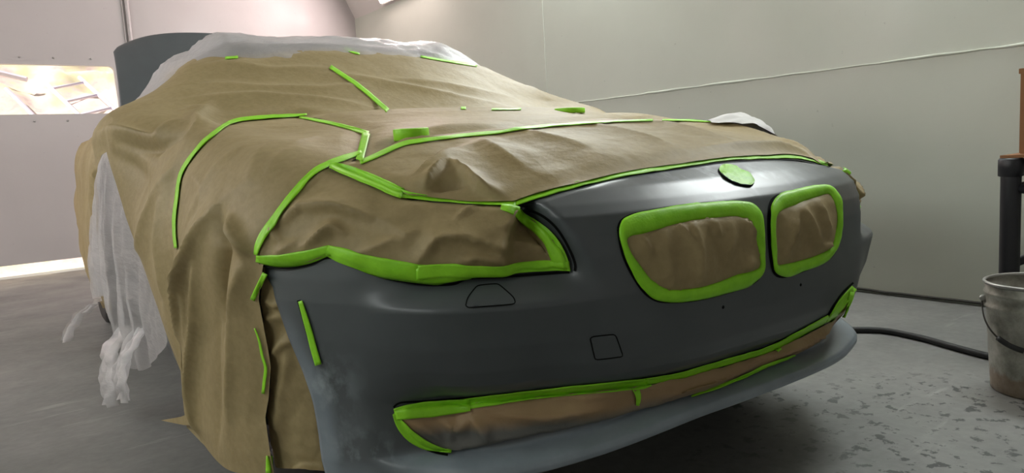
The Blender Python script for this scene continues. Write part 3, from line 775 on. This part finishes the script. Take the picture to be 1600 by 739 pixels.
# a torn corner sticking out at its foot
TC = np.array([CAM + d * ((-.985 - CAM[0]) / d[0]) for d in rays([(304, 640), (306, 672), (263, 654), (283, 651), (286, 664)])]); TC[:2, 0] += .03; TC[2, 0] -= .02
meshobj('torn_corner', TC, [(0, 3, 4, 1), (3, 2, 4)], PAPER).parent = None
o = bpy.data.objects['torn_corner']; keep(o, fend)
# --- crumpled strip along the wheel arch
ARCH = Stack(); ARCH.b = [BODY.bvh]
arch = thing('masking_paper', 'crumpled strip of brown paper along the wheel arch edge of the bumper', 'masking paper', (-.9, .55, .4), group='masking paper sheets')
patch(arch, [(400, 400), (436, 414), (462, 452), (486, 520), (508, 590), (524, 645), (540, 700), (550, 739), (424, 736), (416, 700), (409, 650), (413, 622), (415, 572), (405, 522), (398, 466), (403, 425)], 5, 'paper_sheet', PAPER, off=-.016, amp=.006, sc=11, seed=5, relax=2, rim=8, stack=ARCH,
      folds=[([(415, 560), (440, 538), (452, 540)], .009, 6, 9), ([(405, 470), (425, 480), (440, 472)], .008, 8, 6), ([(402, 500), (430, 498), (440, 505)], .007, 6, 8), ([(450, 540), (440, 590), (425, 680)], .007, 14, 10), ([(420, 580), (465, 640)], .005, 8, 8)])
# --- headlight sheet
head = thing('masking_paper', 'wrinkled brown paper over the near headlight, edged with green tape', 'masking paper', (-.68, .3, .7), group='masking paper sheets')
HLB = [(404, 406), (414, 414), (453, 417), (488, 411), (516, 401), (556, 417), (596, 431), (637, 439), (656, 442), (688, 444), (712, 442), (732, 434), (790, 431), (863, 426), (890, 424)]
HLT = [(895, 412), (883, 385), (864, 357), (839, 337), (805, 325), (760, 322), (700, 319), (640, 313), (600, 298), (560, 280), (515, 264), (496, 270), (480, 283), (455, 312), (430, 346), (410, 376), (402, 394)]
HLO = patch(head, HLB + HLT, 4.5, 'paper_sheet', PAPER, off=.010, amp=.006, sc=7, seed=6, relax=2, rim=14,
      folds=[([(423, 349), (436, 366), (446, 380)], .010, 10, 5), ([(450, 352), (480, 333), (527, 334), (586, 348)], .017, 5, 18), ([(483, 388), (508, 372), (526, 360), (542, 368)], .014, 6, 8), ([(600, 352), (640, 372), (664, 366)], .008, 12, 12),
             ([(664, 406), (686, 381), (722, 376), (766, 385), (803, 397), (858, 402)], .017, 5, 18), ([(717, 411), (747, 403), (795, 407)], .009, 6, 6), ([(708, 355), (747, 328)], .007, 5, 5), ([(560, 400), (620, 380), (650, 384)], .008, 12, 9), ([(740, 372), (800, 356), (850, 372)], .007, 10, 12), ([(440, 400), (470, 380)], .008, 8, 8)])
# --- kidney grilles
KLO = [(966, 358), (970, 346), (987, 336.5), (1021, 329), (1070, 321.5), (1118, 317.5), (1155, 316), (1174, 320), (1186.6, 333), (1191, 361), (1191.5, 397.5), (1189, 427), (1172, 444), (1130.6, 458), (1082, 469), (1040, 471), (1021, 467), (1004, 453.5), (984, 422), (972, 392.6)]
KLI = [(979.5, 372), (984, 369), (1000, 366), (1021, 360), (1070, 347.5), (1118, 341), (1155, 340), (1168, 345), (1177, 371), (1184, 397), (1184, 417), (1155, 427), (1118, 441), (1070, 451.6), (1040, 451), (1016, 436.5), (996.5, 412), (982, 390)]
KRO = [(1201, 340), (1203, 320), (1211.6, 308), (1245.7, 297.5), (1280, 291.5), (1297, 293), (1308, 304), (1313, 330), (1312, 360), (1306, 387), (1291, 406), (1253, 423), (1223, 432), (1210, 426.6), (1204, 402), (1201, 365)]
KRI = [(1210, 350), (1211.6, 338), (1245.7, 319), (1276, 308), (1293, 304), (1302, 318), (1304, 360), (1295, 387), (1276, 398), (1246, 407.6), (1223, 413), (1215, 414), (1211.6, 387)]
def kidney(out, inn, label, seed, folds):
    k = thing('masking_paper', label, 'masking paper', (0, 0, .6), group='masked grille openings')
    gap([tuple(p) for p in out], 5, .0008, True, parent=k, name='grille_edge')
    base = Stack(); base.b = [BB]
    ring(k, out, inn, 110, 7, 'tape_strip', TAPE, .0035, .006, .0016)
    o = np.array(inn); c = o.mean(0)
    patch(k, closed(c + (o - c) * 1.03, 60), 5, 'paper_sheet', PAPER, .004, .0035, 12, seed, [(a, A * 1.6, b, c_) for a, A, b, c_ in folds], stack=base, rim=8)
kidney(KLO, KLI, 'brown paper masking the larger near kidney grille, ringed with green tape', 8,
       [([(1077, 350), (1085, 390), (1088, 440)], .008, 7, 12), ([(1060, 352), (1078, 385), (1082, 400)], .006, 5, 4), ([(1105, 380), (1108, 435)], .003, 10, 8), ([(1000, 370), (1015, 400)], .004, 7, 7), ([(1170, 400), (1160, 430)], .006, 5, 8), ([(1110, 345), (1120, 372)], .005, 5, 5), ([(1160, 345), (1178, 375)], .006, 5, 5), ([(1035, 360), (1040, 400), (1050, 440)], .004, 12, 9), ([(1140, 345), (1135, 400)], .004, 12, 9)])
kidney(KRO, KRI, 'brown paper masking the narrower far kidney grille, ringed with green tape', 9,
       [([(1245, 325), (1262, 355), (1275, 385)], .008, 5, 8), ([(1272, 312), (1285, 345), (1292, 370)], .006, 6, 5), ([(1240, 330), (1232, 365), (1225, 400)], .006, 5, 8), ([(1278, 388), (1296, 382)], .007, 4, 4), ([(1235, 345), (1240, 395)], .004, 7, 5)])
# --- emblem
EMB = closed([(1122.6, 267), (1126, 261), (1136, 259), (1158, 267), (1172.6, 276.7), (1178, 285), (1174, 291), (1163, 291), (1143, 285), (1128.7, 275.5)], 44)
em = tag(bpy.data.objects.new('tape_patch', None), 'oval patch of green tape over the hood emblem', 'tape'); COL.objects.link(em); em.location = (0, .09, .76)
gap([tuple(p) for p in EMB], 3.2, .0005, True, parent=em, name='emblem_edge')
patch(em, EMB, 3, 'tape_cover', TAPE, .004, .0025, 40, 3, land=False)
# --- lower intake
ITOP = [(615, 638), (625, 630.5), (664, 628), (713, 624), (790, 617), (878, 607), (940, 601), (1001, 594), (1062, 583), (1143, 560), (1204, 541), (1256, 515), (1289, 498), (1301, 480), (1317, 458), (1333, 443)]
IBOT = [(1335, 466), (1321, 494), (1285, 537), (1248, 561), (1167, 594), (1094, 622), (1021, 644), (940, 663), (895, 674), (825, 688), (760, 702), (745, 707), (727, 711), (700, 711), (680, 707), (660, 698), (633, 676), (615, 647)]
inta = thing('masking_paper', 'crumpled brown paper filling the long lower intake above the lip', 'masking paper', (0, .1, .33), group='masking paper sheets')
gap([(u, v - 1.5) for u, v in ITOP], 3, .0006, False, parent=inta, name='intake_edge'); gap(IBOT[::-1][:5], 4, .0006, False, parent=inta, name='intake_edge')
INTO = patch(inta, ITOP + IBOT, 6, 'paper_sheet', SPRAY, .008, .0035, 11, 10, relax=6, rim=9,
      folds=[([(640, 655), (670, 672), (690, 690)], .010, 6, 8), ([(690, 655), (720, 668), (735, 650)], .014, 6, 8), ([(738, 648), (752, 665), (765, 690)], .016, 6, 9), ([(770, 645), (850, 650), (940, 632)], .012, 9, 14), ([(885, 628), (893, 642)], .006, 3, 3), ([(1030, 622), (1100, 600), (1160, 575)], .014, 8, 10), ([(1045, 600), (1052, 612)], .007, 4, 4), ([(1200, 556), (1250, 535), (1290, 510)], .012, 5, 8), ([(1268, 525), (1280, 512)], .012, 4, 4), ([(700, 660), (706, 690)], .008, 4, 6)])
# --- tape strips
T = tape
T(hoodf, [(804, 320, 8), (840, 307, 9), (871, 298, 9), (947, 279, 8), (1000, 269, 8), (1061, 260, 7), (1080, 257, 7), (1129, 250, 6), (1173, 247.5, 6), (1238, 246, 6), (1263, 249.5, 6), (1294, 257.5, 6)])
T(hoodf, [(515, 262, 9), (535, 268, 15), (560, 277, 18), (585, 287, 19), (612, 299, 19), (630, 306, 17)], off=.006, smooth=4)
T(hoodf, [(622, 303, 15), (650, 309, 10), (690, 314, 7), (740, 318, 6), (806, 321, 7)], off=.0032)
T(hoodr, [(563, 255, 7), (590, 244, 7), (630, 226, 7), (655, 222, 6), (692, 217, 5), (730, 212.5, 5), (780, 208, 4.5), (815, 202, 4.5), (880, 196, 4), (960, 191, 3), (1020, 189, 3)])
T(hoodr, [(1035, 189, 2.5), (1070, 189, 2.5), (1112, 190.5, 3)])
T(fend, [(566, 241, 8), (530, 252, 9), (508, 261, 9), (495, 268, 9), (480, 281, 9), (455, 310, 10), (430, 344, 11), (411, 371, 11), (404, 387, 9), (402, 398, 7)], off=.004)
T(hoodr, [(573, 210, 12), (568, 230, 12), (562, 253, 12)], off=.0035)
T(hoodr, [(468, 184, 3), (505, 191, 4), (540, 199, 5), (576, 210, 7)])
T(fend, [(480, 180.5, 3), (459, 182, 4.5), (410, 185, 6), (372, 189, 6), (354, 195.5, 6), (337, 209, 6), (320, 223, 6), (296, 252, 6), (283, 277, 5.5), (279, 306, 5.5), (276, 330, 5.5), (274.5, 350, 5), (275, 368, 5), (277.5, 388, 4)], off=.004, smooth=4)
T(wind, [(516, 105, 6), (562, 136, 6.5), (606, 174, 7)], smooth=4)
T(wind, [(352, 91.5, 4), (372, 90, 4)]); T(wind, [(538, 77, 3), (550, 82, 3.5), (562, 85, 3)]); T(wind, [(657, 89, 3), (700, 96, 4), (745, 103, 4)])
T(hoodr, [(768, 172, 2.5), (814, 171.5, 2.5)]); T(hoodr, [(720, 170, 4), (728, 170, 4)])
T(arch, [(417.5, 427, 8), (407, 447, 8), (397, 468, 8)], off=.004)
T(arch, [(400, 512, 2), (407, 530, 3), (413, 558, 4), (418, 572, 4.5), (416, 590, 5), (413, 614, 4.5)], off=.004)
T(arch, [(423.5, 711, 10), (423, 738, 10)], off=.004)
# headlight edging
T(head, [(402, 404, 10), (430, 407.5, 18), (460, 405.5, 22), (488, 400, 21), (512, 392, 17), (517, 391, 16)], across=7)
T(head, [(512, 391, 16), (531, 398, 23), (556, 406.5, 25), (588, 416, 30), (628, 423, 30), (656, 427, 29), (690, 429, 31), (715, 427, 27), (735, 424, 21)], across=7, off=.003)
T(head, [(652, 424, 22), (690, 422, 20), (740, 422, 20), (790, 422, 18), (850, 418, 18), (893, 416, 18)], across=7, off=.006, smooth=4)
T(head, [(783, 328, 6), (805, 333, 13), (822, 341, 17), (839, 351, 20), (855, 364, 22), (866, 378, 24), (874, 395, 27), (878, 410, 30), (880, 420, 26)], across=7, off=.007, smooth=4)
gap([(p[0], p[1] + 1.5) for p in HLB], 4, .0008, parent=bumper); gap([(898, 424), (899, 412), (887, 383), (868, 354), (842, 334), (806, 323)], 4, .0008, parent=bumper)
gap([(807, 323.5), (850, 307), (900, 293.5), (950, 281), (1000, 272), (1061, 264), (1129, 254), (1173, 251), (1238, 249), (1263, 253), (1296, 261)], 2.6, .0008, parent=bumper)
# intake tape
T(inta, [(617, 646, 18), (640, 641, 25), (680, 637, 27), (735, 631, 22)], across=9, off=.0045, smooth=5)
T(inta, [(720, 631, 19), (790, 622, 18), (878, 611, 17), (940, 605, 17), (1001, 599, 18), (1014, 596, 17)], across=9, off=.003, smooth=5)
T(inta, [(990, 604, 12), (996, 618, 8), (994, 632, 5)], off=.005)
T(inta, [(1008, 594, 11), (1062, 585, 11), (1143, 561.5, 10), (1204, 543, 10), (1254, 517, 10), (1280, 503, 10), (1294, 495, 9)], across=7, off=.003, smooth=6)
T(inta, [(1216, 545, 8), (1212, 550, 6)], off=.005)
T(inta, [(615, 645, 4), (626, 662, 15), (642, 680, 18), (664, 694, 16), (690, 704, 12), (706, 707, 8)], across=6, off=.0045)
T(inta, [(1080, 622, 2), (1120, 607, 7), (1170, 585, 10), (1210, 566, 7), (1240, 553, 2)], off=.004)
T(inta, [(1292, 503, 8), (1305, 484, 12), (1318, 466, 12), (1332, 449, 10)], off=.004)
T(inta, [(1327, 455, 8), (1324, 476, 8), (1318, 496, 5)], off=.006)
# --- side marker
mk = tag(bpy.data.objects.new('tape_patch', None), 'thin slanted strip of green tape over the side marker of the bumper', 'tape'); COL.objects.link(mk); mk.location = (-.86, .45, .5)
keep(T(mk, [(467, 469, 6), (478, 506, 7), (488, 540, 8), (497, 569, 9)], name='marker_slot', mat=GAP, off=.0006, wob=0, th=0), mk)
keep(T(mk, [(471, 470, 6), (481, 503, 8.5), (491, 540, 9.5), (499.5, 569, 9.5)], name='tape_cover', off=.003), mk)
# --- small covers on the bumper
def cover(poly, name, lab):
    poly = np.array(poly, float); c = poly.mean(0)
    o = patch(car, poly, 5, name, PRIMER, .0009, land=False); o['label'] = lab
    o.parent = bumper; o.matrix_parent_inverse = bumper.matrix_world.inverted(); o.matrix_world = Matrix()
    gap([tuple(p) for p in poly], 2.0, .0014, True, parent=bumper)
WASH = [(728, 478), (731, 466), (743, 450), (748, 446.5), (775, 444), (782, 447), (803, 466), (804, 473), (800, 476), (731, 481)]
TOW = [(922, 529), (924, 526), (958, 522.5), (962, 525), (972, 554), (970, 557), (932, 561.5), (929, 558)]
cover(WASH, 'washer_cover', 'trapezoid headlamp washer cover'); cover(TOW, 'tow_eye_cover', 'square tow eye cover')

# ------------------------------------------------------------------ far headlight: same masking, mirrored
headr = thing('masking_paper', 'brown paper over the far headlight, seen edge-on beside the far grille', 'masking paper', (.68, .3, .7), group='masking paper sheets')
def mirror(o, parent):
    me = o.data.copy(); me.transform(Matrix.Diagonal((-1, 1, 1, 1))); me.flip_normals()
    c = bpy.data.objects.new(o.name.split('.')[0], me); COL.objects.link(c)
    for m in o.modifiers:
        s = c.modifiers.new('thickness', 'SOLIDIFY'); s.thickness = m.thickness; s.offset = m.offset
    return keep(c, parent)
for o in list(head.children): mirror(o, headr)
for o in [q for q in car.children if q.name.startswith('zz')]: mirror(o, car)
for u, v in ((1130, 480), (1251, 445)):
    P, N = ST.cast([(u, v)]); bm = bmesh.new(); bmesh.ops.create_uvsphere(bm, u_segments=10, v_segments=6, radius=.004, matrix=Matrix.Translation(P[0] - N[0] * .0015)); o = bm_obj('plate_screw_hole', bm, GAP, None, True); keep(o, car)

# ------------------------------------------------------------------ car: boot lid, wheels, floor pan
n, m = 41, 24; v = []; f = []
def lid(u, t):
    a = abs(u); x = .60 * u; top = 1.715 - .10 * a ** 3.2; z0 = 1.12
    z = z0 + (top - z0) * t; hw = 1 - .10 * (t > .93) * (t - .93) / .07
    x = (.645 - .055 * t) * u * hw
    y = 4.05 + .28 * t + .05 * math.sin(t * math.pi) * -1 + .05 * a ** 2.5
    return (x, y, z)
for j in range(m):
    for i in range(n): v.append(lid(-1 + 2 * i / (n - 1), j / (m - 1)))
for j in range(m - 1):
    for i in range(n - 1): f.append((j * n + i, j * n + i + 1, (j + 1) * n + i + 1, (j + 1) * n + i))
o = meshobj('boot_lid', v, f, PANEL); keep(o, car); o['label'] = 'raised dark grey boot lid'
s = o.modifiers.new('thickness', 'SOLIDIFY'); s.thickness = .045; s.offset = 1
bv = o.modifiers.new('round', 'BEVEL'); bv.width = .012; bv.segments = 3
for sx in (-1, 1):
    bm = bmesh.new(); tube(bm, crv([(.5 * sx, 3.95, 1.08), (.5 * sx, 4.02, 1.15), (.5 * sx, 4.10, 1.30)], 8), .015, 8)
    o = bm_obj('lid_hinge', bm, BLACKP, None, True); keep(o, car)
def wheel_parts():
    bm = bmesh.new(); lathe(bm, [(.215, -.10), (.235, -.115), (.30, -.122), (.325, -.11), (.335, -.08), (.335, .08), (.325, .11), (.30, .122), (.235, .115), (.215, .10), (.215, -.10)], 48); t = bpy.data.meshes.new('tyre'); bm.to_mesh(t); bm.free(); t.materials.append(RUBBER); t.shade_smooth()
    bm = bmesh.new(); lathe(bm, [(.05, .06), (.06, .085), (.075, .085), (.08, .06)], 24, True); lathe(bm, [(.20, -.1), (.205, .09), (.225, .112), (.218, .09), (.21, -.1)], 48)
    for k in range(10):
        a = 2 * math.pi * k / 10; M = Matrix.Rotation(a, 4, 'Z') @ Matrix.Translation((.135, 0, .07)) @ Matrix.Diagonal((.15, .026, .022, 1)); bmesh.ops.create_cube(bm, size=1, matrix=M)
    r = bpy.data.meshes.new('rim'); bm.to_mesh(r); bm.free(); r.materials.append(ALLOY); return t, r
TY, RI = wheel_parts()
for x, y in ((-.71, .86), (.71, .86), (-.77, 3.80), (.77, 3.80)):
    for _ in (0,):
        w = bpy.data.objects.new('wheel', TY); COL.objects.link(w); w.parent = car; w.location = (x, y - 2.4, .335); w.rotation_euler = (0, math.copysign(math.pi / 2, x), 0)
        r = bpy.data.objects.new('rim', RI); COL.objects.link(r); r.parent = w
bm = bmesh.new(); box(bm, -.70, .70, .35, 4.5, .27, .33); o = bm_obj('underbody', bm, RUBBER); keep(o, car)

# ------------------------------------------------------------------ clear sheeting and the rear paper
rear = thing('masking_paper', 'narrow brown paper sheet hanging over the rear quarter beside the clear plastic', 'masking paper', (-.9, 3.4, .5), group='masking paper sheets')
sheet(rear, BODY, dd((-.80, 2.7), (-.80, 3.9), (-.95, 4.3), (-1.2, 4.4), (-1.55, 4.25), (-1.66, 3.6), (-1.62, 2.9)), .04, off=.035, amp=.02, sc=3, seed=11, land=False)
roofp = thing('plastic_sheeting', 'clear plastic sheeting over the roof above the windscreen paper', 'plastic sheet', (0, 2.7, 1.44), group='clear plastic sheeting')
sheet(roofp, BODY, dd((-.60, 1.85), (-.45, 1.82), (0, 1.85), (.5, 1.85), (.78, 1.9), (.9, 2.3), (.9, 3.5), (.5, 3.75), (-.5, 3.75), (-.93, 3.4), (-.93, 2.25), (-.80, 2.0)), .022,
      folds=[([(300, 70), (360, 82), (420, 80)], .016, .03, .05), ([(240, 95), (280, 110), (300, 95)], .02, .03, .03), ([(460, 70), (520, 66), (620, 78)], .014, .02, .03), ([(380, 85), (470, 66)], .012, .015, .02), ([(620, 75), (700, 95)], .012, .02, .02), ([(220, 120), (260, 100), (290, 75)], .02, .03, .02)],
      off=.004, amp=.009, sc=10, seed=12, mat=FILM2, name='plastic_film', land=False)
sidep = thing('plastic_sheeting', 'wrinkled clear plastic sheeting hanging down the near doors to the floor', 'plastic sheet', (-.97, 2.2, .5), group='clear plastic sheeting')
def hang(P, V):
    P = P.copy(); t = np.clip((.75 - P[:, 2]) / .7, 0, 1)
    wv = np.sin(V[:, 1] * 26 + 3 * np.sin(V[:, 1] * 7)) * .018 + np.sin(V[:, 1] * 51 + 1) * .008
    k = sstep(1.55, 2.0, V[:, 1]); P[:, 0] -= .012 + (.03 + .03 * t + wv * (.35 + t)) * (.15 + .85 * k); return P
sheet(sidep, BODY, dd((-.86, 1.85), (-.86, 2.45), (-1.1, 2.62), (-1.30, 2.85), (-1.50, 3.12), (-1.62, 3.20), (-1.56, 2.95), (-1.50, 2.72), (-1.46, 2.40), (-1.50, 2.22), (-1.58, 2.10), (-1.65, 1.98), (-1.66, 1.86), (-1.64, 1.74), (-1.56, 1.55), (-1.50, 1.38), (-1.42, 1.20), (-1.2, 1.20), (-.95, 1.45)), .018, off=.0, amp=.010, sc=7, seed=13, mat=FILM, name='plastic_film', extra=hang, land=False)
def tail(path, w, seed):
    tailb = bmesh.new(); pts = crv(path, 22); r = random.Random(seed); rows = []
    for k, p in enumerate(pts):
        row = []
        for j in range(9):
            s = j / 8 - .5; a = p + np.array([.02 * math.sin(j * 2.1 + seed) + .012 * noise.noise(Vector((k * .4, j * .7, seed))), s * w * (.35 + .65 * min(1, k / 9)) * (1 + .2 * math.sin(k * .5)), .012 * noise.noise(Vector((k * .3, j * .5, seed + 5)))]); row.append(tailb.verts.new(a))
        rows.append(row)
    for A, B in zip(rows, rows[1:]):
        for j in range(8): tailb.faces.new((A[j], A[j + 1], B[j + 1], B[j]))
    keep(bm_obj('plastic_tail', tailb, FILM, None, True), sidep)
tail([(-1.0, 2.88, .26), (-1.06, 3.0, .20), (-1.10, 3.10, .12), (-1.12, 3.14, .06)], .12, 1)
tail([(-.99, 1.98, .30), (-1.05, 1.95, .24), (-1.07, 1.90, .17), (-1.08, 1.88, .07)], .20, 2)
tail([(-.97, 1.72, .34), (-1.01, 1.73, .28), (-1.05, 1.72, .20), (-1.05, 1.70, .12)], .14, 3)

# ------------------------------------------------------------------ things lying on the car
rollm = None
def tape_roll(uv, lab, dz=0, R=.042, H=.027):
    P, N = ST.cast([uv]); p = P[0] + np.array([0, 0, dz])
    d = rays([uv])[0]; d[2] = 0; d /= np.linalg.norm(d); p = p + d * R
    t = thing('tape_roll', lab, 'tape roll', tuple(p), .4, group='rolls of green masking tape')
    n = N[0] if N[0][2] > .5 else np.array([0, 0, 1.])
    q = Vector((0, 0, 1)).rotation_difference(Vector((n[0] * .12, n[1] * .12, 1)).normalized()).to_euler(); t.rotation_euler = q
    b = bmesh.new(); lathe(b, [(R * .74, 0), (R * .97, 0), (R, .002), (R, H - .002), (R * .97, H), (R * .74, H), (R * .74, 0)], 44); bm_obj('tape_winding', b, TAPE, t, False).data.shade_smooth()
    b = bmesh.new(); lathe(b, [(R * .70, .001), (R * .738, .001), (R * .738, H - .001), (R * .70, H - .001), (R * .70, .001)], 44); bm_obj('cardboard_core', b, COREW, t, True)
    return t
tape_roll((643, 214), 'roll of green tape lying in the middle of the papered hood', -.006)
tape_roll((890, 176), 'roll of green tape at the far rear corner of the hood', .0, .055, .018)
rag = thing('cloth_rag', 'crumpled white rag lying on the far fender', 'rag', (.85, .75, .9))
V, F = triang([(.70, .74), (.76, .82), (.90, .84), (1.02, .80), (1.04, .68), (.95, .60), (.86, .58), (.78, .64)], .012)
P = BODY.at(V[:, 0], V[:, 1]); N = BODY.normal(V[:, 0], V[:, 1]); c = np.array([.87, .71])
r = np.linalg.norm(V - c, axis=1); d = .022 + .05 * np.exp(-(r / .10) ** 2) + crinkle(P, .022, 9, 21) * np.exp(-(r / .16) ** 2)
o = meshobj('rag_cloth', P + N * d[:, None], F, WHITEC); keep(o, rag)

# ------------------------------------------------------------------ bucket, hose, rack, box
def R2W(x, y, z): return tuple(ROOM @ Vector((x, y, z)))
BX, BY, _ = R2W(1.285, -.105, 0)
bk = thing('bucket', 'dented tin bucket with rusty base on the concrete floor', 'bucket', (BX, BY, 0))
H = .345; R0, R1 = .128, .148
rad = lambda z: R0 + (R1 - R0) * z / H
pr = [(0, .006), (R0 - .012, .006), (R0 - .004, .0), (R0, .006), (R0 + .001, .03)] + [(rad(z), z) for z in np.linspace(.06, .255, 6)]
pr += [(rad(.262) + .001, .262), (rad(.266) + .006, .268), (rad(.272) + .006, .274), (rad(.28), .280), (rad(.305), .305), (rad(.309) + .005, .311), (rad(.313) + .004, .316), (rad(.32), .321), (rad(.335), .336)]
bm = bmesh.new(); lathe(bm, pr + [(R1 - .004, H - .002), (rad(.2) - .004, .2), (R0 - .004, .012), (0, .012)], 72)
bmesh.ops.remove_doubles(bm, verts=bm.verts, dist=1e-5); bm_obj('body', bm, TIN, bk, True)
bm = bmesh.new(); tube(bm, [(R1 * math.cos(a), R1 * math.sin(a), H) for a in np.linspace(0, 2 * math.pi, 73)], .0055, 8); bm_obj('rim', bm, STEEL, bk, True)
aim = math.atan2(CAM[1] - BY, CAM[0] - BX); le = aim - math.pi / 2 + .12
E0 = Vector((math.cos(le), math.sin(le), 0)) * (rad(.29) + .008) + Vector((0, 0, .292)); E1 = Vector((-math.cos(le), -math.sin(le), 0)) * (rad(.29) + .008) + Vector((0, 0, .292))
fr = Vector((math.cos(aim), math.sin(aim), 0))
def bail(t):
    a = math.pi * t; side = E0.lerp(E1, .5 - .5 * math.cos(a)); return side + fr * (math.sin(a) * (rad(.15) + .012)) + Vector((0, 0, -.135 * math.sin(a) ** .8))
bm = bmesh.new(); tube(bm, [bail(t) for t in np.linspace(0, 1, 50)], .0026, 8); bm_obj('handle', bm, WIRE, bk, True)
bm = bmesh.new(); tube(bm, [bail(t) for t in np.linspace(.26, .42, 8)], .0085, 10); bm_obj('grip', bm, RUBBER, bk, True)
for e in (E0, E1):
    b = bmesh.new(); bmesh.ops.create_uvsphere(b, u_segments=12, v_segments=8, radius=.012, matrix=Matrix.Translation(e * .985)); bm_obj('ear', b, STEEL, bk, True)
bm = bmesh.new(); tube(bm, crv([(.55, 1.5, .013), (.95, 1.18, .013), (1.30, .95, .013), (1.60, .70, .013), (1.62, .52, .013), (1.56, .33, .013), (1.52, .18, .013), (1.52, .0, .013), (1.50, -.3, .013), (1.60, -.7, .013)], 80), .0125, 12)
tag(bm_obj('rubber_hose', bm, RUBBER, None, True), 'black rubber air hose on the floor between car and bucket', 'hose')
rk = thing('pipe_rack', 'black pipe rack by the right wall, behind the bucket', 'rack', (1.70, .215, 0), ROOM_YAW)
for x, y in ((0, 0), (.62, 0), (0, -.5), (.62, -.5)):
    b = bmesh.new(); tube(b, [(x, y, z) for z in np.linspace(0, .70, 12)], .033, 20); bm_obj('post', b, BLACKP, rk, True)
    b = bmesh.new(); lathe(b, [(.034, .645), (.041, .648), (.041, .705), (.036, .712), (0, .712)], 24); q = bm_obj('fitting', b, BLACKP, rk, True); q.location = (x, y, 0)
for (x0, y0, x1, y1), z in (((0, 0, .62, 0), .60), ((0, 0, 0, -.5), .60), ((.62, 0, .62, -.5), .60), ((0, -.5, .62, -.5), .60), ((0, 0, .62, 0), .32)):
    b = bmesh.new(); tube(b, [(x0, y0, z), (x1, y1, z)], .017, 12); bm_obj('rail', b, BLACKP, rk, True)
b = bmesh.new(); box(b, -.02, .66, -.53, .03, .713, .723); bm_obj('shelf_board', b, CARD, rk)
bx = thing('cardboard_box', 'brown cardboard box with red print on the pipe rack', 'box', (1.722, .20, .725), ROOM_YAW)
b = bmesh.new(); box(b, 0, .36, -.40, 0, 0, .30, .003); bm_obj('carton', b, CARD, bx)
b = bmesh.new(); box(b, -.004, .36, -.404, .004, .285, .3035, .001); bm_obj('lid', b, CARD, bx)
for y, z, w, h, mt in ((-.035, .045, .022, .02, REDINK), (-.04, .175, .02, .025, REDINK), (-.03, .235, .016, .018, DARKINK), (-.09, .17, .05, .03, REDINK), (-.10, .06, .06, .02, REDINK)):
    for ax in (0, 1):
        b = bmesh.new()
        if ax == 0: box(b, -.0008, .001, y - w / 2, y + w / 2, z - h / 2, z + h / 2)
        else: box(b, -y - w / 2, -y + w / 2, -.4008, -.399, z - h / 2, z + h / 2)
        bm_obj('print', b, mt, bx)
